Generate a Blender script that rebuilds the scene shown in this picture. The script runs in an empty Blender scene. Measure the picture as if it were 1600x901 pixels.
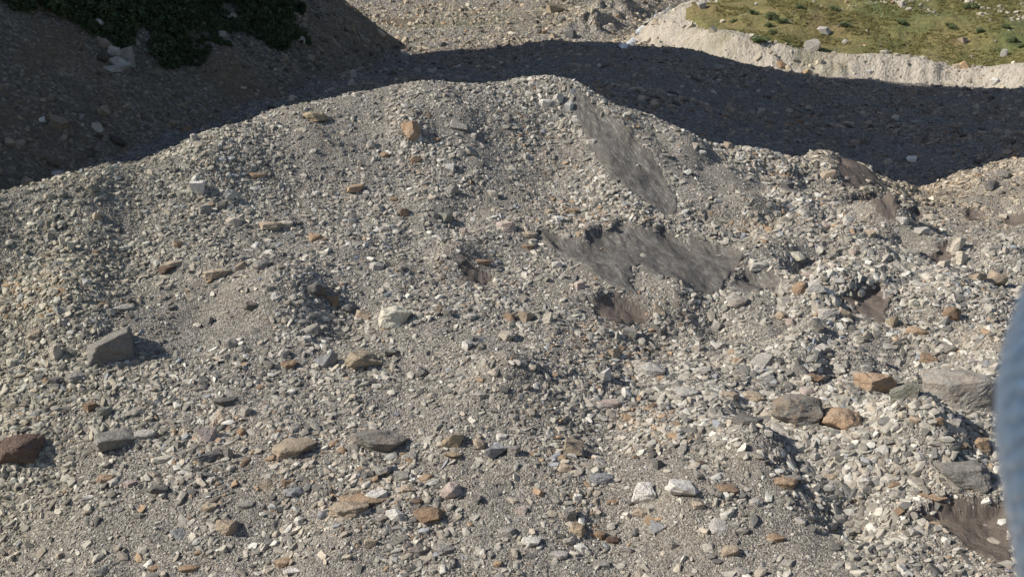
import bpy, bmesh, math, random
import numpy as np
from mathutils import Vector, Matrix

# ------------------------------------------------------------------ camera, sky, sun, exposure
scene = bpy.context.scene
COL = scene.collection
PITCH = math.radians(16.0)
HFOV = math.radians(50.0)
FPX = 800.0 / math.tan(HFOV / 2)            # focal length in photograph pixels (1600 wide)
SUN_EL = math.radians(35.0)
SUN_FRONT = math.radians(8.0)               # the sun stands to the left, slightly on the viewer's side
TANF = math.tan(SUN_FRONT)

cam_data = bpy.data.cameras.new("camera")
cam_data.sensor_width = 36.0
cam_data.lens = 18.0 / math.tan(HFOV / 2)
cam_data.clip_start = 0.05
cam_data.clip_end = 3000.0
cam_data.dof.use_dof = True
cam_data.dof.focus_distance = 42.0
cam_data.dof.aperture_fstop = 4.2
cam = bpy.data.objects.new("camera", cam_data)
COL.objects.link(cam)
cam.location = (0, 0, 0)
cam.rotation_euler = (math.pi / 2 - PITCH, 0, 0)
scene.camera = cam

world = bpy.data.worlds.new("World")
scene.world = world
world.use_nodes = True
wn = world.node_tree.nodes
sky = wn.new("ShaderNodeTexSky")
sky.sky_type = 'NISHITA'
sky.sun_disc = False
sky.sun_elevation = SUN_EL
sun_dir = Vector((-math.cos(SUN_FRONT) * math.cos(SUN_EL), -math.sin(SUN_FRONT) * math.cos(SUN_EL), math.sin(SUN_EL)))
sky.sun_rotation = math.atan2(sun_dir.x, sun_dir.y) % (2 * math.pi)
sky.altitude = 2000.0
sky.air_density = 1.0
sky.dust_density = 4.0
sky.ozone_density = 0.4
world.node_tree.links.new(sky.outputs[0], wn["Background"].inputs[0])
wn["Background"].inputs[1].default_value = 0.11

sun_data = bpy.data.lights.new("sun", 'SUN')
sun_data.energy = 5.0
sun_data.angle = math.radians(0.53)
sun_data.color = (1.0, 0.945, 0.865)
sun = bpy.data.objects.new("sun", sun_data)
COL.objects.link(sun)
sun.location = (-60, 0, 80)
sun.rotation_euler = (-sun_dir).to_track_quat('-Z', 'Y').to_euler()

scene.cycles.max_bounces = 4
scene.cycles.diffuse_bounces = 3
scene.cycles.glossy_bounces = 1
scene.cycles.transmission_bounces = 0
scene.cycles.use_adaptive_sampling = True
scene.cycles.adaptive_threshold = 0.03
vs = scene.view_settings
vs.view_transform = 'Standard'
vs.look = 'None'
vs.exposure = 0.2
vs.gamma = 1.0
vs.use_curve_mapping = False

# ------------------------------------------------------------------ small helpers
def tag(o, label=None, cat=None, group=None, kind=None):
    if label: o["label"] = label
    if cat: o["category"] = cat
    if group: o["group"] = group
    if kind: o["kind"] = kind
    return o

def sstep(a, b, x):
    t = np.clip((x - a) / (b - a), 0, 1)
    return t * t * (3 - 2 * t)

def _hash(ix, iy, seed):
    h = (ix.astype(np.int64) * 374761393 + iy.astype(np.int64) * 668265263 + seed * 1442695041) & 0xFFFFFFFF
    h = ((h ^ (h >> 13)) * 1274126177) & 0xFFFFFFFF
    h = (h ^ (h >> 16)) & 0xFFFFFFFF
    return h.astype(np.float64) / 4294967295.0 * 2 - 1

def vnoise(x, y, seed=0):
    ix = np.floor(x); iy = np.floor(y)
    fx = x - ix; fy = y - iy
    ux = fx * fx * fx * (fx * (fx * 6 - 15) + 10); uy = fy * fy * fy * (fy * (fy * 6 - 15) + 10)
    a = _hash(ix, iy, seed); b = _hash(ix + 1, iy, seed)
    c = _hash(ix, iy + 1, seed); d = _hash(ix + 1, iy + 1, seed)
    return (a * (1 - ux) + b * ux) * (1 - uy) + (c * (1 - ux) + d * ux) * uy

def fbm(x, y, lam, octs=3, seed=0, gain=0.5):
    s = np.zeros_like(x, dtype=np.float64); amp = 1.0; f = 1.0 / lam
    for i in range(octs):
        c, sn = math.cos(0.6 + i), math.sin(0.6 + i)
        s += amp * vnoise((x * c - y * sn) * f + 17.3 * i, (x * sn + y * c) * f - 9.1 * i, seed + i)
        amp *= gain; f *= 2.03
    return s

def P(u, v, y):
    """the point that the viewer sees at pixel (u, v) of the 1600 x 901 photograph when it stands y metres ahead"""
    a = (u - 800.0) / FPX; b = (450.5 - v) / FPX
    dy = math.cos(PITCH) + b * math.sin(PITCH); dz = -math.sin(PITCH) + b * math.cos(PITCH)
    return np.array((a / dy * y, y, dz / dy * y))

class TPS:
    def __init__(self, pts, lam=0.0):
        pts = np.array(pts, float); self.c = pts[:, :2]; n = len(pts)
        d2 = ((self.c[:, None] - self.c[None]) ** 2).sum(-1)
        K = self.k(d2) + lam * np.eye(n)
        Q = np.hstack([np.ones((n, 1)), self.c])
        A = np.block([[K, Q], [Q.T, np.zeros((3, 3))]])
        s = np.linalg.solve(A, np.concatenate([pts[:, 2], np.zeros(3)]))
        self.w, self.a = s[:n], s[n:]
    @staticmethod
    def k(d2):
        return d2 * np.log(d2 + 1e-9) * 0.5
    def __call__(self, x, y):
        out = self.a[0] + self.a[1] * x + self.a[2] * y
        for (cx, cy), w in zip(self.c, self.w):
            out = out + w * self.k((x - cx) ** 2 + (y - cy) ** 2)
        return out

# ------------------------------------------------------------------ the lie of the land
RIDGE = [(-420, 430.0, 36), (-200, 352.0, 39), (0, 301.3, 41.5), (130, 260.1, 44), (300, 224.1, 47.5), (430, 174.5, 50), (560, 141.9, 52), (660, 129.3, 53), (740, 134.3, 53.5),
         (860, 119.1, 53.5), (905, 132.6, 53.3), (980, 172.2, 52.2), (1060, 209.0, 51.5), (1150, 243.1, 51.5), (1225, 249.5, 52.5),
         (1300, 253.1, 55), (1345, 304.7, 56), (1380, 301.7, 57.5), (1430, 300.9, 58), (1520, 267.1, 60), (1600, 272.2, 62), (1750, 235.0, 63), (1950, 240.0, 62)]
BODY = [(0, 901, 27), (400, 901, 26), (800, 901, 25.5), (1200, 901, 25), (1600, 901, 24.5), (2000, 901, 24), (-400, 901, 27),
        (0, 800, 29), (400, 800, 28.2), (800, 800, 27.7), (1200, 800, 27.4), (1550, 800, 27),
        (0, 700, 31), (400, 700, 30.6), (800, 700, 30.2), (1200, 700, 30), (1550, 700, 29.6), (1950, 700, 29), (-350, 700, 30.5),
        (0, 600, 33.3), (300, 600, 33.4), (600, 600, 33.1), (900, 600, 32.9), (1200, 600, 33), (1550, 600, 32.6),
        (0, 500, 35.8), (300, 500, 36.4), (600, 500, 36.6), (900, 500, 36.5), (1200, 500, 37), (1550, 500, 37), (1900, 500, 36.5), (-300, 520, 34.5),
        (0, 400, 38.4), (300, 400, 39.8), (600, 400, 40.8), (850, 400, 41.2), (1050, 400, 41.5), (1250, 400, 42), (1550, 400, 43), (1850, 400, 43),
        (0, 335, 40.2), (200, 330, 42), (400, 330, 43.3), (600, 330, 44.3), (850, 330, 44.8), (1050, 330, 45.1), (1250, 330, 46), (1400, 330, 49), (1550, 330, 51),
        (430, 230, 47), (600, 230, 48.2), (850, 230, 48.9), (1000, 230, 49), (600, 170, 50.6), (750, 170, 51.2), (860, 170, 51.4), (1120, 270, 48.6), (1250, 285, 49.5)]
pts = [P(*c) for c in RIDGE] + [P(*c) for c in BODY]
for i, c in enumerate(RIDGE):
    q = P(*c)
    pts.append(q + np.array((0, 4.0, -2.2)))
    if i % 2 == 0:
        pts.append(q + np.array((0, 12.0, -9.5)))
        pts.append(q + np.array((0, 26.0, -17)))
for q in [(0, 0, -1.45), (0.7, 1.0, -1.48), (-3, 0, -1.9), (3, 0, -1.95), (0, 3, -3.0), (0, 6, -5.3), (0, 12, -9.6), (0, 19, -14.2), (-8, 4, -5), (8, 4, -5), (-14, 12, -11), (14, 12, -11),
          (-40, 5, -12), (40, 5, -12), (-45, 25, -15), (-60, 45, -17), (60, 45, -16), (50, 25, -15), (0, -15, -8), (-40, -15, -13), (40, -15, -13)]:
    pts.append(np.array(q, float))
MOUND = TPS(pts, 0.02)

# hummocks and hollows of the mound: pixel of the place, distance, radius, height (metres)
BUMPS = [(795, 610, 33, 1.0, .42), (950, 672, 31, 1.2, -.38), (435, 452, 38, 1.4, .40), (540, 490, 37, 1.2, -.30), (690, 205, 50, 2.6, .45), (850, 250, 48, 2.6, -.45),
         (1385, 378, 46, 1.3, .75), (1320, 420, 43, 1.6, .35), (1040, 515, 37, 1.8, -.45), (1000, 600, 33.5, 1.6, -.30), (1440, 690, 30, 1.1, .50), (1330, 690, 30, .9, .22),
         (1335, 815, 27.3, .8, -.42), (1180, 720, 29.5, 1.0, .25), (330, 285, 45, 1.6, .16), (200, 405, 39, 1.3, -.20), (715, 400, 41, .8, .28), (760, 440, 40, .9, -.25),
         (1130, 480, 38, .8, -.30), (1060, 460, 39, 1.0, .32), (1270, 470, 39, 1.2, .35), (1250, 560, 35, 1.2, .22), (640, 230, 49, .9, .30), (680, 330, 45, 1.0, .22), (720, 345, 44, .8, -.22),
         (110, 480, 36.5, 1.5, .22), (300, 520, 36, 1.5, -.18), (1500, 470, 39, 1.6, .35), (1440, 560, 35, 1.3, -.3), (1080, 800, 27.6, 1.3, .22), (960, 830, 27, 1.2, -.2),
         (560, 830, 27.5, 1.4, .18), (250, 790, 29, 1.5, .16), (1300, 250, 55.2, 1.1, .30), (1240, 300, 49, 1.4, -.3)]
BUMPS = [(P(u, v, y)[0], y, r, h) for u, v, y, r, h in BUMPS]

# bare ice and mud faces: outline in the photograph; the first K points run along the upper rim
ICE_PX = [
    ("grey", 6, .34, [(903, 140), (925, 156), (960, 193), (1000, 223), (1030, 258), (1046, 288), (1058, 325), (1055, 342), (1035, 331), (990, 308), (957, 284), (934, 257), (911, 207), (897, 171)]),
    ("grey", 11, .40, [(843, 367), (880, 369), (912, 375), (930, 360), (985, 351), (1008, 360), (1040, 350), (1090, 369), (1135, 382), (1160, 400), (1162, 412), (1143, 433), (1128, 449), (1090, 441), (1040, 426),
                       (1000, 413), (986, 420), (982, 440), (990, 459), (968, 452), (935, 431), (900, 406), (870, 386)]),
    ("grey", 5, .34, [(1155, 432), (1170, 419), (1195, 421), (1214, 430), (1217, 436), (1206, 447), (1190, 456), (1165, 459), (1148, 452)]),
    ("mud", 5, .36, [(920, 466), (950, 456), (985, 468), (1012, 482), (1019, 488), (1008, 499), (985, 506), (955, 500), (930, 484)]),
    ("mud", 5, .36, [(1313, 469), (1345, 453), (1365, 448), (1380, 452), (1384, 470), (1381, 499), (1360, 491), (1335, 479)]),
    ("mud", 4, .34, [(706, 408), (726, 412), (748, 426), (762, 440), (742, 440), (718, 429)]),
    ("mud", 4, .50, [(1425, 797), (1470, 783), (1520, 787), (1585, 795), (1590, 890), (1530, 872), (1490, 842), (1458, 820)]),
    ("mud", 5, .40, [(1325, 300), (1360, 300), (1395, 305), (1430, 316), (1439, 330), (1400, 333), (1368, 323)]),
    ("mud", 4, .30, [(1500, 323), (1520, 320), (1540, 322), (1550, 330), (1512, 333)]),
    ("mud", 4, .30, [(1452, 396), (1466, 390), (1484, 389), (1490, 397), (1480, 407), (1462, 408)]),
    ("dirt", 4, .10, [(1302, 240), (1330, 252), (1362, 270), (1384, 286), (1352, 293), (1318, 288), (1304, 268)]),
    ("mud", 4, .30, [(1568, 330), (1585, 329), (1610, 333), (1620, 345), (1582, 341)]),
]
def near_base(x, y):
    z = MOUND(x, y)
    for bx, by, r, h in BUMPS:
        z = z + (2.0 if by < 50 else 1.4) * h * np.exp(-((x - bx) ** 2 + (y - by) ** 2) / (2 * r * r) * 1.6)
    return z

def px_to_mound(u, v):
    """first meeting of the line of sight with the bare mound"""
    ys = np.linspace(22, 66, 500)
    q = np.array([P(u, v, t) for t in (1.0,)])[0]
    g = near_base(q[0] * ys, ys)
    k = np.argmax(g > q[2] * ys)
    if k == 0: k = int(np.argmax((g - q[2] * ys)[100:])) + 100
    return np.array((q[0] * ys[k], ys[k]))

ICE = []
for kind, k, lip, poly in ICE_PX:
    ICE.append((kind, k, lip, np.array([px_to_mound(u, v) for u, v in poly])))

def poly_info(poly, k, x, y):
    """signed distance to an outline (positive inside), and distances to its upper and lower chains"""
    n = len(poly); inside = np.zeros(x.shape, bool)
    du = np.full(x.shape, 1e9); dl = np.full(x.shape, 1e9)
    for i in range(n):
        ax, ay = poly[i]; bx, by = poly[(i + 1) % n]
        cond = ((ay > y) != (by > y)) & (x < (bx - ax) * (y - ay) / (by - ay + 1e-12) + ax)
        inside ^= cond
        ex, ey = bx - ax, by - ay
        t = np.clip(((x - ax) * ex + (y - ay) * ey) / (ex * ex + ey * ey + 1e-12), 0, 1)
        d = np.hypot(x - ax - t * ex, y - ay - t * ey)
        if i < k - 1: du = np.minimum(du, d)
        else: dl = np.minimum(dl, d)
    return inside, du, dl

def ragged(x, y):
    """torn edges for the outlines of the ice"""
    return x + .20 * fbm(x, y, 1.3, 2, 41) + .09 * fbm(x, y, .33, 2, 45), y + .20 * fbm(x, y, 1.3, 2, 43) + .09 * fbm(x, y, .33, 2, 47)

def near_z(x, y):
    z = near_base(x, y)
    right = sstep(3, 11, x) * sstep(27, 31, y)
    z = z + (.20 + .10 * right) * fbm(x, y, 5.5, 2, 3) + (.12 + .05 * right) * fbm(x, y, 1.9, 2, 11) + right * (.62 * np.abs(fbm(x, y, 3.1, 2, 17)) - .22) + .035 * fbm(x, y, .6, 2, 23)
    for kind, k, lip, poly in ICE:
        x0, y0 = poly.min(0) - 2.2; x1, y1 = poly.max(0) + 2.2
        m = (x > x0) & (x < x1) & (y > y0) & (y < y1)
        if not m.any(): continue
        xs, ys = x[m], y[m]
        jx, jy = ragged(xs, ys)
        ins, du, dl = poly_info(poly, k, jx, jy)
        zz = z[m]
        up = (~ins) & (du <= dl)
        zz = zz + np.where(up, lip * .42 * np.exp(-(du / .7) ** 2), 0)
        rec = lip * (.8 if kind == 'mud' else .45) * sstep(0, .34, du) * np.clip(dl / (du + dl + 1e-6) * 1.4, 0, 1)
        zz = zz - np.where(ins, rec, 0)
        z[m] = zz
    return z

FLOOR_PTS = [P(*c) for c in [(560, 122, 105), (640, 84, 155), (700, 100, 125), (720, 128, 92), (800, 134, 90), (760, 96, 136), (820, 75, 140), (880, 67, 142), (940, 71, 142), (1000, 80, 140), (1060, 80, 139),
                             (1130, 99, 138), (900, 104, 115), (1100, 135, 108), (1000, 172, 84), (1200, 180, 100), (1300, 228, 82), (1430, 284, 72), (1600, 232, 80), (1450, 200, 98), (1600, 180, 106),
                             (1400, 150, 126), (1600, 155, 126), (1200, 113, 151), (1300, 121, 150), (1400, 129, 148), (1500, 136, 145), (1600, 143, 140), (1750, 150, 136), (2100, 160, 130),
                             (560, 20, 215), (700, 40, 192), (850, 42, 192), (700, 4, 236), (900, 4, 236), (560, 2, 236), (980, 30, 200), (740, 78, 160), (860, 70, 166), (960, 72, 168)]]
FLOOR_PTS += [np.array(q, float) for q in [(-150, 330, 22), (0, 330, 20), (150, 330, 26), (300, 330, 40), (-300, 200, -5), (300, 200, 5), (-300, 60, -16), (300, 60, -14), (-100, 20, -18), (100, 20, -18), (0, 30, -18), (0, 55, -16.5), (-30, 60, -16),
                                            (-60, 100, -13), (-45, 140, -12), (900, 1000, 420), (0, 1000, 400), (-900, 1000, 420), (0, 560, 130), (400, 560, 150), (-400, 560, 140)]]
FLOOR = TPS(FLOOR_PTS, 0.5)
FOOT = [P(-260, 330, 50), P(0, 276, 62), P(130, 248, 72), P(300, 195, 84), P(450, 156, 96), P(560, 120, 110), P(610, 96, 135), P(640, 80, 162), P(650, 70, 200)]
FOOT = np.array([(q[0], q[1]) for q in FOOT])
BANK = np.array([P(*c)[:2] for c in [(2600, 170, 118), (2100, 160, 130), (1750, 152, 137), (1600, 144, 140), (1500, 137, 145), (1400, 130, 148), (1300, 122, 150), (1200, 114, 151.5), (1120, 98, 157), (1060, 82, 163), (1010, 72, 170), (985, 66, 176),
                                      (1002, 45, 190), (1040, 16, 208), (1075, -12, 228), (1100, -30, 330)]])

def side_dist(line, x, y):
    """distance to a polyline with a sign: positive on its right-hand side"""
    best = np.full(x.shape, 1e18); sgn = np.ones(x.shape)
    for i in range(len(line) - 1):
        ax, ay = line[i]; bx, by = line[i + 1]
        ex, ey = bx - ax, by - ay
        t = np.clip(((x - ax) * ex + (y - ay) * ey) / (ex * ex + ey * ey), 0, 1)
        d = (x - ax - t * ex) ** 2 + (y - ay - t * ey) ** 2
        s = np.sign(ey * (x - ax) - ex * (y - ay))
        m = d < best - 1e-9
        sgn = np.where(m, s, sgn); best = np.minimum(best, d)
    return np.sqrt(best) * np.where(sgn == 0, 1, sgn)

def far_z(x, y):
    """everything behind the mound; returns height and the region: 1 glacier, 2 hillside, 3 scree, 4 bank, 5 meadow"""
    base = FLOOR(x, y)
    rough = .50 * fbm(x, y, 13, 2, 51) + .30 * fbm(x, y, 4.5, 2, 57) + .13 * fbm(x, y, 1.5, 2, 63)
    g = base + rough * sstep(60, 75, y)
    # gully walls left of the stream
    d = side_dist(BANK, x, y)
    wall = np.exp(-((d + 7.5) / 4.5) ** 2) * sstep(174, 184, y) * (1.3 + 2.2 * np.abs(fbm(x, y, 3.2, 2, 71)))
    g = g + wall
    reg = np.where(y - x * .05 > 158, 3, 1)
    # bank and meadow
    dd = d + .8 * fbm(x, y, 6, 2, 81) + .55 * np.abs(fbm(x * 1.0, y * .35, 1.7, 2, 83)) + .5 * fbm(x, y, 3.5, 2, 84)
    dd = np.where(d > -2, dd, d)
    bh = 3.4 * (1 + .30 * fbm(x, y, 16, 2, 85))
    prof = bh * (.82 * sstep(-.2, 4.6 + .9 * fbm(x, y, 7, 2, 86), dd) + .18 * sstep(-1.5, 9, dd)) + np.maximum(dd - 5, 0) * .25
    bz = np.minimum(base, 60) + prof + .12 * fbm(x, y, 2.2, 3, 87) + .35 * fbm(x, y, 9, 2, 89) * sstep(4, 9, dd)
    m = dd > -.3
    left_face = sstep(166, 184, y) * 5.5
    reg = np.where(m, np.where(dd > 4.6 + left_face + .7 * fbm(x, y, 2.5, 2, 91), 5, 4), reg)
    g = np.where(m, bz + rough * .15 * (dd < 1), g)
    # the shaded hillside and its mountain, the unseen crest shaped for its cast shadow
    h = -side_dist(FOOT, x, y)                                   # positive to the left of its foot
    eta = y - (x + 20) * TANF
    cap = np.interp(eta, [52, 60, 64, 118, 132, 141, 146, 150, 160, 166, 174], [0, 6, 158, 158, 130, 98, 36, 19, 14, 8, 0])
    flute = .9 * np.abs(fbm(y + .25 * x, x * .3, 7.5, 2, 101)) + .45 * np.abs(fbm(y + .25 * x, x * .4, 2.6, 2, 103)) + .12 * fbm(x, y, 1.1, 2, 105)
    hp = np.maximum(h, 0)
    rise = np.where(hp < 3, hp * hp / 6 * .8, (hp - 1.5) * .8)
    rise = np.where(rise > 30, 30 + (rise - 30) * 1.85, rise)
    hz = base + np.minimum(rise, cap) + flute * sstep(0, 6, hp) * sstep(0, 10, cap) - .3
    m = (h > 0) & (hz > g)
    reg = np.where(m, 2, reg)
    g = np.where(m, hz, g)
    return g, reg

def terrain(x, y):
    x = np.asarray(x, float); y = np.asarray(y, float)
    shp = x.shape; x = x.ravel(); y = y.ravel()
    z, reg = far_z(x, y)
    m = np.hypot(x, y) < 100
    nz = np.minimum(near_z(x[m], y[m]), -1.42)
    nz = np.where((np.abs(x[m]) > 45) | (y[m] > 80), nz - 3, nz)
    zz = z[m]; use = nz > zz
    z[m] = np.where(use, nz, zz)
    rg = reg[m]; rg[use] = 0; reg[m] = rg
    return z.reshape(shp), reg.reshape(shp)

# one polar net of height samples round the viewer, fine where the picture looks
_az = np.concatenate([np.linspace(-88, -30, 70, endpoint=False), np.linspace(-30, 30, 680, endpoint=False), np.linspace(30, 88, 71)])
AZ = np.radians(_az)
RR = np.concatenate([np.linspace(.3, 22, 50, endpoint=False), np.linspace(22, 66, 430, endpoint=False), np.geomspace(66, 250, 300, endpoint=False), np.geomspace(250, 1100, 40)])
GX = np.sin(AZ)[:, None] * RR[None]; GY = np.cos(AZ)[:, None] * RR[None]
GZ, GREG = terrain(GX, GY)
GEL = GZ / RR[None]
GMAX = np.maximum.accumulate(GEL, axis=1)

def hit(u, v):
    """where the line of sight of a pixel meets the ground: x, y, z, region"""
    q = P(u, v, 1.0); az = math.atan2(q[0], 1.0); el = q[2] / math.hypot(q[0], 1.0)
    fi = np.interp(az, AZ, np.arange(len(AZ))); i = int(round(fi))
    j = int(np.argmax(GMAX[i] >= el))
    if j == 0: j = len(RR) - 1
    r = RR[j]
    if 0 < j and GEL[i, j] > GEL[i, j - 1]:
        t = (el - GEL[i, j - 1]) / max(1e-9, GEL[i, j] - GEL[i, j - 1]); r = RR[j - 1] + (RR[j] - RR[j - 1]) * min(1, max(0, t))
    return math.sin(az) * r, math.cos(az) * r, el * r, int(GREG[i, j])
# ------------------------------------------------------------------ materials
def new_mat(name, rough=0.9):
    m = bpy.data.materials.new(name); m.use_nodes = True
    nt = m.node_tree; b = nt.nodes["Principled BSDF"]
    b.inputs["Roughness"].default_value = rough
    b.inputs["Specular IOR Level"].default_value = 0.25
    return m, nt, b

class NT:
    """short-hand for building node trees"""
    def __init__(self, nt): self.nt = nt
    def n(self, t, **kw):
        o = self.nt.nodes.new(t)
        for k, v in kw.items(): setattr(o, k, v)
        return o
    def l(self, a, b): self.nt.links.new(a, b)
    def setin(self, node, key, val):
        if hasattr(val, "is_linked"): self.l(val, node.inputs[key])
        else: node.inputs[key].default_value = val
    def noise(self, vec, scale, detail=4, rough=.55, out=0):
        t = self.n("ShaderNodeTexNoise"); self.l(vec, t.inputs["Vector"])
        t.inputs["Scale"].default_value = scale; t.inputs["Detail"].default_value = detail; t.inputs["Roughness"].default_value = rough
        return t.outputs[out]
    def voro(self, vec, scale, out="Distance", feature='F1', rnd=1.0):
        t = self.n("ShaderNodeTexVoronoi", feature=feature); self.l(vec, t.inputs["Vector"])
        t.inputs["Scale"].default_value = scale; t.inputs["Randomness"].default_value = rnd
        return t.outputs[out]
    def ramp(self, fac, stops, interp='LINEAR'):
        r = self.n("ShaderNodeValToRGB"); r.color_ramp.interpolation = interp
        e = r.color_ramp.elements
        while len(e) < len(stops): e.new(0.5)
        for q, (p, c) in zip(e, stops):
            q.position = p; q.color = (c, c, c, 1) if isinstance(c, (int, float)) else (*c, 1)
        self.l(fac, r.inputs[0]); return r.outputs[0]
    def mix(self, fac, a, b, mode='MIX'):
        m = self.n("ShaderNodeMix", data_type='RGBA', blend_type=mode)
        self.setin(m, 0, fac)
        for i, v in ((6, a), (7, b)):
            if hasattr(v, "is_linked"): self.l(v, m.inputs[i])
            else: m.inputs[i].default_value = (*v, 1) if len(v) == 3 else v
        return m.outputs[2]
    def math(self, op, a, b=0.0):
        m = self.n("ShaderNodeMath", operation=op); self.setin(m, 0, a); self.setin(m, 1, b); return m.outputs[0]
    def bump(self, h, dist, strength=1.0, normal=None):
        b = self.n("ShaderNodeBump"); b.inputs["Strength"].default_value = strength; b.inputs["Distance"].default_value = dist
        self.l(h, b.inputs["Height"])
        if normal: self.l(normal, b.inputs["Normal"])
        return b.outputs[0]
    def coord(self, which="Object"):
        return self.n("ShaderNodeTexCoord").outputs[which]
    def scaled(self, vec, s, rot=(0, 0, 0)):
        m = self.n("ShaderNodeMapping"); m.inputs["Scale"].default_value = s; m.inputs["Rotation"].default_value = rot
        self.l(vec, m.inputs["Vector"]); return m.outputs[0]

def rubble_mat(name, cols, cell, patch, bump, grain=1.0):
    """stony ground: cells of different stones, larger patches of another tint, relief"""
    m, nt, b = new_mat(name, .95); t = NT(nt); c = t.coord()
    cell_col = t.voro(c, cell, "Color")
    sep = t.n("ShaderNodeSeparateColor"); t.l(cell_col, sep.inputs[0])
    base = t.ramp(sep.outputs[0], cols)
    fine = t.noise(c, cell * 3.2, 3, .6)
    base = t.mix(.55, base, t.ramp(fine, [(.25, .45), (.75, 1.25)]), 'MULTIPLY')
    big = t.noise(c, patch[0], 4, .6)
    base = t.mix(t.ramp(big, [(patch[1], 0.0), (patch[2], patch[4])]), base, patch[3], 'MIX')
    t.l(base, b.inputs["Base Color"])
    d1 = t.voro(c, cell, "Distance"); d2 = t.voro(c, cell * 2.6, "Distance")
    h = t.math('ADD', t.math('MULTIPLY', d1, -1.0), t.math('MULTIPLY', d2, -.45))
    t.l(t.bump(h, bump, .9), b.inputs["Normal"])
    return m

M = {}
G3 = lambda v, w=0.0: (v * (1 + w), v, v * (1 - 1.6 * w))
M["mound"] = rubble_mat("fine_gravel", [(0, G3(.12, .08)), (.3, G3(.20, .09)), (.6, G3(.285, .09)), (.85, G3(.36, .10)), (1, G3(.48, .07))], 20, (.16, .48, .72, (.27, .225, .17), .5), .05)
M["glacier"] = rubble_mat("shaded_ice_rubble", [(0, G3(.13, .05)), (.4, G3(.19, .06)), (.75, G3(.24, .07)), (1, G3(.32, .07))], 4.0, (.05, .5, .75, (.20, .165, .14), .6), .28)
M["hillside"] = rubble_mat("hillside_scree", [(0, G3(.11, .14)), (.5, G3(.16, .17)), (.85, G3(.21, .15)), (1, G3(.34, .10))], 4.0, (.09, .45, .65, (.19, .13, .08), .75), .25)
M["scree"] = rubble_mat("tan_scree", [(0, G3(.17, .08)), (.4, G3(.27, .10)), (.8, G3(.34, .09)), (1, G3(.46, .06))], 2.8, (.035, .5, .66, (.17, .18, .085), .55), .4)

def bank_mat():
    m, nt, b = new_mat("pale_moraine_bank", .95); t = NT(nt); c = t.coord()
    st = t.noise(t.scaled(c, (1.1, 1.1, .25)), 1.4, 5, .65)
    col = t.ramp(st, [(.25, (.33, .285, .225)), (.5, (.475, .42, .34)), (.75, (.59, .53, .44))])
    stone = t.ramp(t.voro(c, 2.4, "Distance"), [(.12, 1.0), (.2, 0.0)])
    col = t.mix(t.math('MULTIPLY', stone, .35), col, (.36, .34, .31))
    big = t.noise(c, .12, 3)
    col = t.mix(t.ramp(big, [(.55, 0.0), (.72, .6)]), col, (.24, .22, .12))
    t.l(col, b.inputs["Base Color"])
    h = t.math('ADD', st, t.math('MULTIPLY', t.noise(c, 3.5, 4), .6))
    t.l(t.bump(h, .7, .9), b.inputs["Normal"])
    return m
M["bank"] = bank_mat()

def meadow_mat():
    m, nt, b = new_mat("dry_alpine_meadow", .95); t = NT(nt); c = t.coord()
    n1 = t.noise(c, .09, 5, .62)
    col = t.ramp(n1, [(.30, (.095, .125, .05)), (.45, (.165, .165, .062)), (.6, (.235, .195, .082)), (.75, (.22, .155, .08))])
    n2 = t.noise(c, 1.2, 4, .6)
    col = t.mix(.8, col, t.ramp(n2, [(.3, .55), (.7, 1.3)]), 'MULTIPLY')
    t.l(col, b.inputs["Base Color"])
    t.l(t.bump(t.noise(c, 2.2, 5, .65), .5, .9), b.inputs["Normal"])
    return m
M["meadow"] = meadow_mat()

def stone_mat(name, source):
    """bare rock: its own colour, veins, rust stains, grain and chipped relief"""
    m, nt, b = new_mat(name, .88); t = NT(nt); c = t.coord("Object" if source == "OBJECT" else "Generated")
    if source == "OBJECT":
        tone = t.n("ShaderNodeObjectInfo").outputs["Color"]
        pos = t.n("ShaderNodeNewGeometry").outputs["Position"]
        n1 = t.noise(pos, 3.2, 5, .65); n2 = t.noise(pos, 16, 4, .6)
        layer = t.noise(t.scaled(pos, (2.5, 2.5, 5), (.3, .5, 0)), 2.0, 5, .65)
    else:
        a = t.n("ShaderNodeAttribute", attribute_type='INSTANCER', attribute_name="tone"); tone = a.outputs["Color"]
        pos = t.n("ShaderNodeNewGeometry").outputs["Position"]
        n1 = t.noise(pos, 6, 3, .6); n2 = t.noise(pos, 28, 2, .6); layer = n1
    col = t.mix(.85, tone, t.ramp(n1, [(.25, .62), (.5, 1.0), (.75, 1.25)]), 'MULTIPLY')
    col = t.mix(.6, col, t.ramp(n2, [(.3, .75), (.7, 1.2)]), 'MULTIPLY')
    if source == "OBJECT":
        rust = t.n("ShaderNodeAttribute", attribute_type='OBJECT', attribute_name="rust").outputs["Fac"]
        spot = t.ramp(t.noise(pos, 2.1, 3, .6), [(.44, 0.0), (.60, 1.0)])
        col = t.mix(t.math('MULTIPLY', rust, spot), col, (.33, .20, .11))
        crack = t.ramp(t.voro(t.scaled(pos, (1, 1, 2.2), (.4, .3, 0)), 2.6, "Distance", 'DISTANCE_TO_EDGE'), [(.0, .6), (.035, 1.0)])
        col = t.mix(.7, col, crack, 'MULTIPLY')
        h = t.math('ADD', t.math('MULTIPLY', layer, 1.0), t.math('MULTIPLY', n2, .5))
        t.l(t.bump(h, .09, .9), b.inputs["Normal"])
    else:
        t.l(t.bump(n2, .02, .5), b.inputs["Normal"])
    t.l(col, b.inputs["Base Color"])
    return m
M["stone"] = stone_mat("weathered_rock", "OBJECT")
M["pebble"] = stone_mat("loose_stones", "INSTANCER")

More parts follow.
